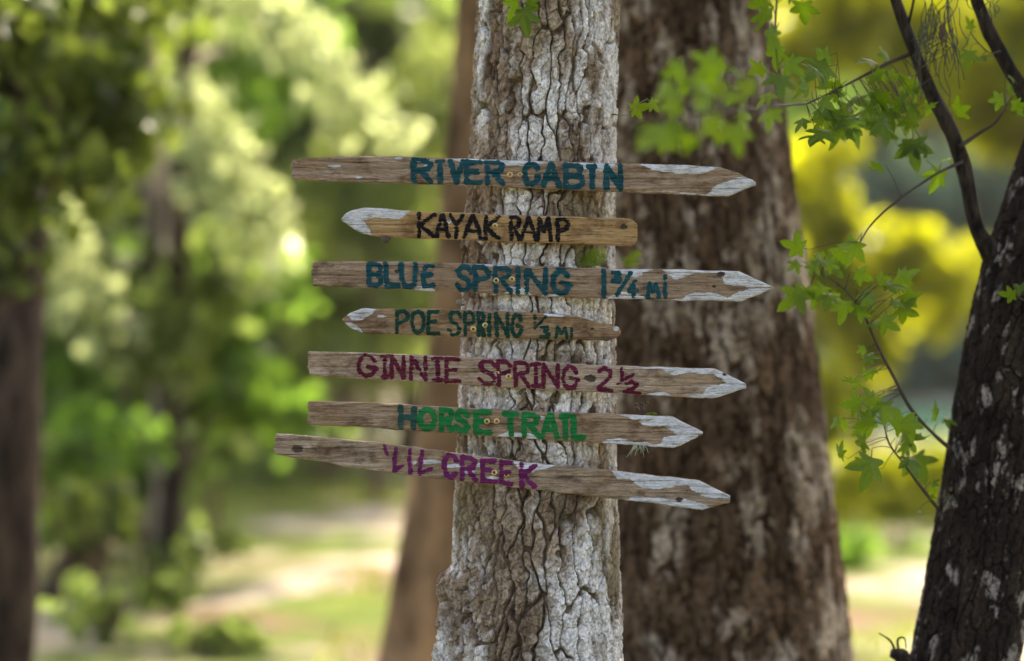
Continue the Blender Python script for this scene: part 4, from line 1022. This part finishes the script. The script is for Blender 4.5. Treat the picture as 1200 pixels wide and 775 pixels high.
tubes_tree('bough_tree', 'dark slim trunk with drooping boughs, sunlight put into their pale leaf colour', [(200, 740, 15.2), (204, 480, 15.2), (209, 260, 15.2), (216, 110, 15.2), (224, 0, 15.2), (232, -180, 15.2)],
    [0.10, 0.075, 0.065, 0.062, 0.06, 0.04], M['black_bark'], [(70, -190, 15.4, 130, 70, 500), (280, 470, 16, 90, 60, 420)], M['leaf_green'], 0.11, 36, GL,
    boughs=[([(214, 105, 15.2), (228, 140, 15.0), (252, 185, 14.8), (282, 230, 14.6), (312, 285, 14.5)], (0.11, 20), 'leaf_sunlit_pale', 0.075),
            ([(226, -10, 15.2), (300, 0, 15.0), (355, 45, 14.8), (400, 100, 14.6), (455, 160, 14.5)], (0.11, 18), 'leaf_sunlit_pale', 0.075)])
mids = [(310, 30, 33, 'leaf_green'), (410, 36, 34, 'leaf_green'), (480, 30, 35, 'leaf_yellow'), (380, 26, 36, 'leaf_olive'), (250, 28, 37, 'leaf_olive'), (590, 34, 38, 'leaf_green')]
nm = ['spreading green tree in the middle distance, upright trunk', 'tall bright green tree standing back from the tan trunk', 'yellow-green tree seen just left of the tan trunk', 'olive tree with low branches over the pale sand', 'olive tree behind the boughs with painted-sunlit leaves', 'green tree mostly hidden behind the sign trunk']
for i, (px, d, sdd, mt) in enumerate(mids):
    rg = random.Random(sdd); gy = 387.5 + 1.6 / (K * d)
    crown = []
    for k in range(11):
        crown.append((px + rg.gauss(0, 75), rg.uniform(-60, 420 if i in (3, 4) else 330), d + rg.gauss(0, 1.2), rg.uniform(55, 95), rg.uniform(45, 80), 520))
    for k in range(6 if i in (0, 3, 4) else 0):  # unseen upper clumps, added to dapple the sand and darken leaves below
        crown.append((px - 30 + rg.gauss(0, 90), rg.uniform(-430, -110), d - rg.uniform(0, 6), rg.uniform(90, 140), rg.uniform(60, 90), 260))
    tubes_tree('middle_tree', nm[i], [(px, gy, d), (px + 4, 350, d), (px + rg.gauss(0, 12), 150, d), (px + rg.gauss(0, 20), -40, d)], [0.2, 0.16, 0.13, 0.06], M['far_bark'], crown, M[mt], 0.24, sdd, GL)
tubes_tree('sunlit_tree', 'sunlit olive-yellow young tree just left of the tan trunk', [(440, 585, 23), (442, 480, 23), (438, 340, 23), (430, 180, 23), (425, 60, 23)], [0.08, 0.07, 0.06, 0.045, 0.02], M['far_bark'],
    [(400, 240, 23, 60, 50, 380), (470, 230, 23.4, 60, 60, 380), (500, 330, 23, 55, 55, 340), (400, 350, 23.4, 65, 50, 380), (450, 420, 23, 65, 40, 340), (350, 290, 23.4, 60, 55, 380), (430, 130, 23, 60, 50, 340), (510, 110, 23.5, 50, 70, 320)], M['leaf_sunny'], 0.13, 37, GL)
for i, (px, py, d, rx, rz, n, mt, lb) in enumerate([
    (70, 550, 14.5, 90, 75, 480, 'leaf_green', 'dark green bush beside the very dark trunk'),
    (170, 550, 16, 80, 70, 460, 'leaf_green', 'loose green bush with gaps where bright sand shows'),
    (250, 500, 19, 80, 60, 650, 'leaf_olive', 'olive bush at the edge of the pale sand'),
    (120, 700, 12.8, 80, 50, 170, 'leaf_olive', 'thin low shrub in front of the sandy clearing'),
    (985, 660, 17, 45, 28, 240, 'leaf_green', 'low green shrub beside the foot of the thick brown tree'),
    (1065, 655, 18, 45, 26, 240, 'leaf_green', 'low green shrub behind the foot of the leaning tree'),
    (330, 545, 24, 60, 40, 400, 'leaf_olive', 'small olive shrub out on the sand'),
    (215, 650, 15, 60, 50, 150, 'leaf_olive', 'sparse dark shrub in front of the sunny sand, thin leaves'),
    (240, 745, 12.4, 70, 40, 120, 'leaf_olive', 'sparse low shrub at the near edge of the clearing'),
    (110, 600, 13.6, 60, 50, 220, 'leaf_dark', 'dark shrub around the thin leaning trunk')]):
    gy = 387.5 + 1.6 / (K * d)
    tubes_tree('shrub', lb, [(px, gy, d), (px + 5, (gy + py) / 2, d), (px - 4, py, d)], [0.03, 0.022, 0.012], M['far_bark'], [(px + rnd.gauss(0, rx * .5), py + rnd.gauss(0, rz * .35), d + rnd.gauss(0, 0.3), rx * rnd.uniform(.25, .65), rz * rnd.uniform(.25, .6), n // 7) for _ in range(7)], M[mt], 0.09, 50 + i, 'shrubs of the clearing')
# right side
tubes_tree('yellow_tree', 'sunlit yellow-leaved tree above the two bare branches', [(1255, 700, 24), (1245, 400, 24), (1225, 150, 24), (1200, -60, 24)], [0.2, 0.16, 0.12, 0.06], M['far_bark'],
    [(1150, 70, 24, 90, 60, 700), (1010, 20, 24, 90, 60, 700), (1080, 100, 23.5, 60, 40, 420), (930, 30, 24.5, 60, 60, 420), (1180, 150, 24, 50, 40, 300), (1240, 40, 24, 80, 70, 420), (1100, -60, 24, 140, 60, 600)], M['leaf_yellow'], 0.17, 71, GR)
tubes_tree('yellow_sapling', 'yellow-green sapling between the brown and the leaning trunks', [(1010, 570, 27), (1012, 450, 27), (1005, 340, 27), (990, 240, 27)], [0.09, 0.08, 0.06, 0.03], M['far_bark'],
    [(985, 330, 27, 55, 50, 420), (1075, 310, 27, 50, 40, 380), (960, 230, 27, 45, 70, 420), (1010, 400, 27, 40, 40, 280), (1120, 340, 27.5, 40, 50, 280), (965, 480, 26.5, 40, 50, 260)], M['leaf_yellow'], 0.18, 72, GR)
tubes_tree('yellow_shrub', 'round yellow-green shrub low between the two right trunks', [(1035, 625, 21), (1037, 600, 21), (1035, 575, 21)], [0.05, 0.04, 0.02], M['far_bark'],
    [(1000, 580, 21, 45, 40, 420), (1060, 575, 21, 50, 45, 460), (1030, 610, 20.6, 60, 30, 420), (1100, 600, 21, 50, 45, 380)], M['leaf_yellow'], 0.13, 73, GR)
tubes_tree('blue_green_tree', 'shaded blue-green tree across the river', [(1095, 470, 63), (1095, 380, 63), (1090, 260, 63), (1085, 120, 63)], [0.4, 0.3, 0.25, 0.1], M['far_bark'],
    [(1085, 420, 62, 60, 60, 600), (1110, 330, 63, 60, 70, 700), (1060, 240, 63, 80, 50, 800), (1150, 230, 64, 60, 60, 600), (1010, 230, 64, 60, 50, 600), (1130, 480, 61.5, 60, 40, 500), (1200, 420, 63, 60, 90, 600)], M['leaf_teal'], 0.42, 74, GR)

# low grass in the clearing
rngG = np.random.default_rng(77)
n = 26000
gx = rngG.uniform(-9, 9, n); gy = rngG.uniform(9.5, 34, n)
keep = (fbm(gx * 0.35, gy * 0.35, None, 91, 3) > 0.08) & (np.abs(gx) < gy * 0.30 + 0.5)
gx, gy = gx[keep], gy[keep]; n = len(gx); gz = ground_z(gx, gy) - 0.01
h = rngG.uniform(0.05, 0.16, n); a = rngG.uniform(0, 6.28, n); w = 0.012 + 0.0007 * gy
lx, ly = rngG.normal(0, 0.04, n), rngG.normal(0, 0.04, n)
V = np.stack([np.stack([gx - w * np.cos(a), gy - w * np.sin(a), gz], -1), np.stack([gx + w * np.cos(a), gy + w * np.sin(a), gz], -1), np.stack([gx + lx, gy + ly, gz + h], -1)], 1).reshape(-1, 3)
M['grass'] = m_leaf('grass_blades', (0.09, 0.13, 0.02), (0.17, 0.19, 0.03), (0.32, 0.38, 0.04), 0.45)
gr = ob('grass', mesh_np('grass', V, np.arange(n * 3).reshape(-1, 3), M['grass'])); gr['kind'] = 'stuff'; gr['label'] = 'short sunlit grass scattered over the clearing'

# ------------------------------------------------------------------ the bright humid air of the clearing
def haze_box(density):
    m = bpy.data.materials.new('haze_air'); m.use_nodes = True; N = m.node_tree.nodes; N.remove(N['Principled BSDF'])
    v = N.new('ShaderNodeVolumePrincipled'); v.inputs['Color'].default_value = (0.93, 0.95, 0.90, 1); v.inputs['Density'].default_value = density
    v.inputs['Anisotropy'].default_value = 0.3
    m.node_tree.links.new(v.outputs[0], N['Material Output'].inputs['Volume'])
    x, y0, y1, z0, z1 = 60, -12, 125, -2.4, 30
    V = [(-x, y0, z0), (x, y0, z0), (x, y1, z0), (-x, y1, z0), (-x, y0, z1), (x, y0, z1), (x, y1, z1), (-x, y1, z1)]
    F = [(0, 3, 2, 1), (4, 5, 6, 7), (0, 1, 5, 4), (1, 2, 6, 5), (2, 3, 7, 6), (3, 0, 4, 7)]
    o = ob('haze', mesh_py('haze', V, F, m)); o['kind'] = 'stuff'; o['label'] = 'bright humid air between the trees'
haze_box(0.00025)
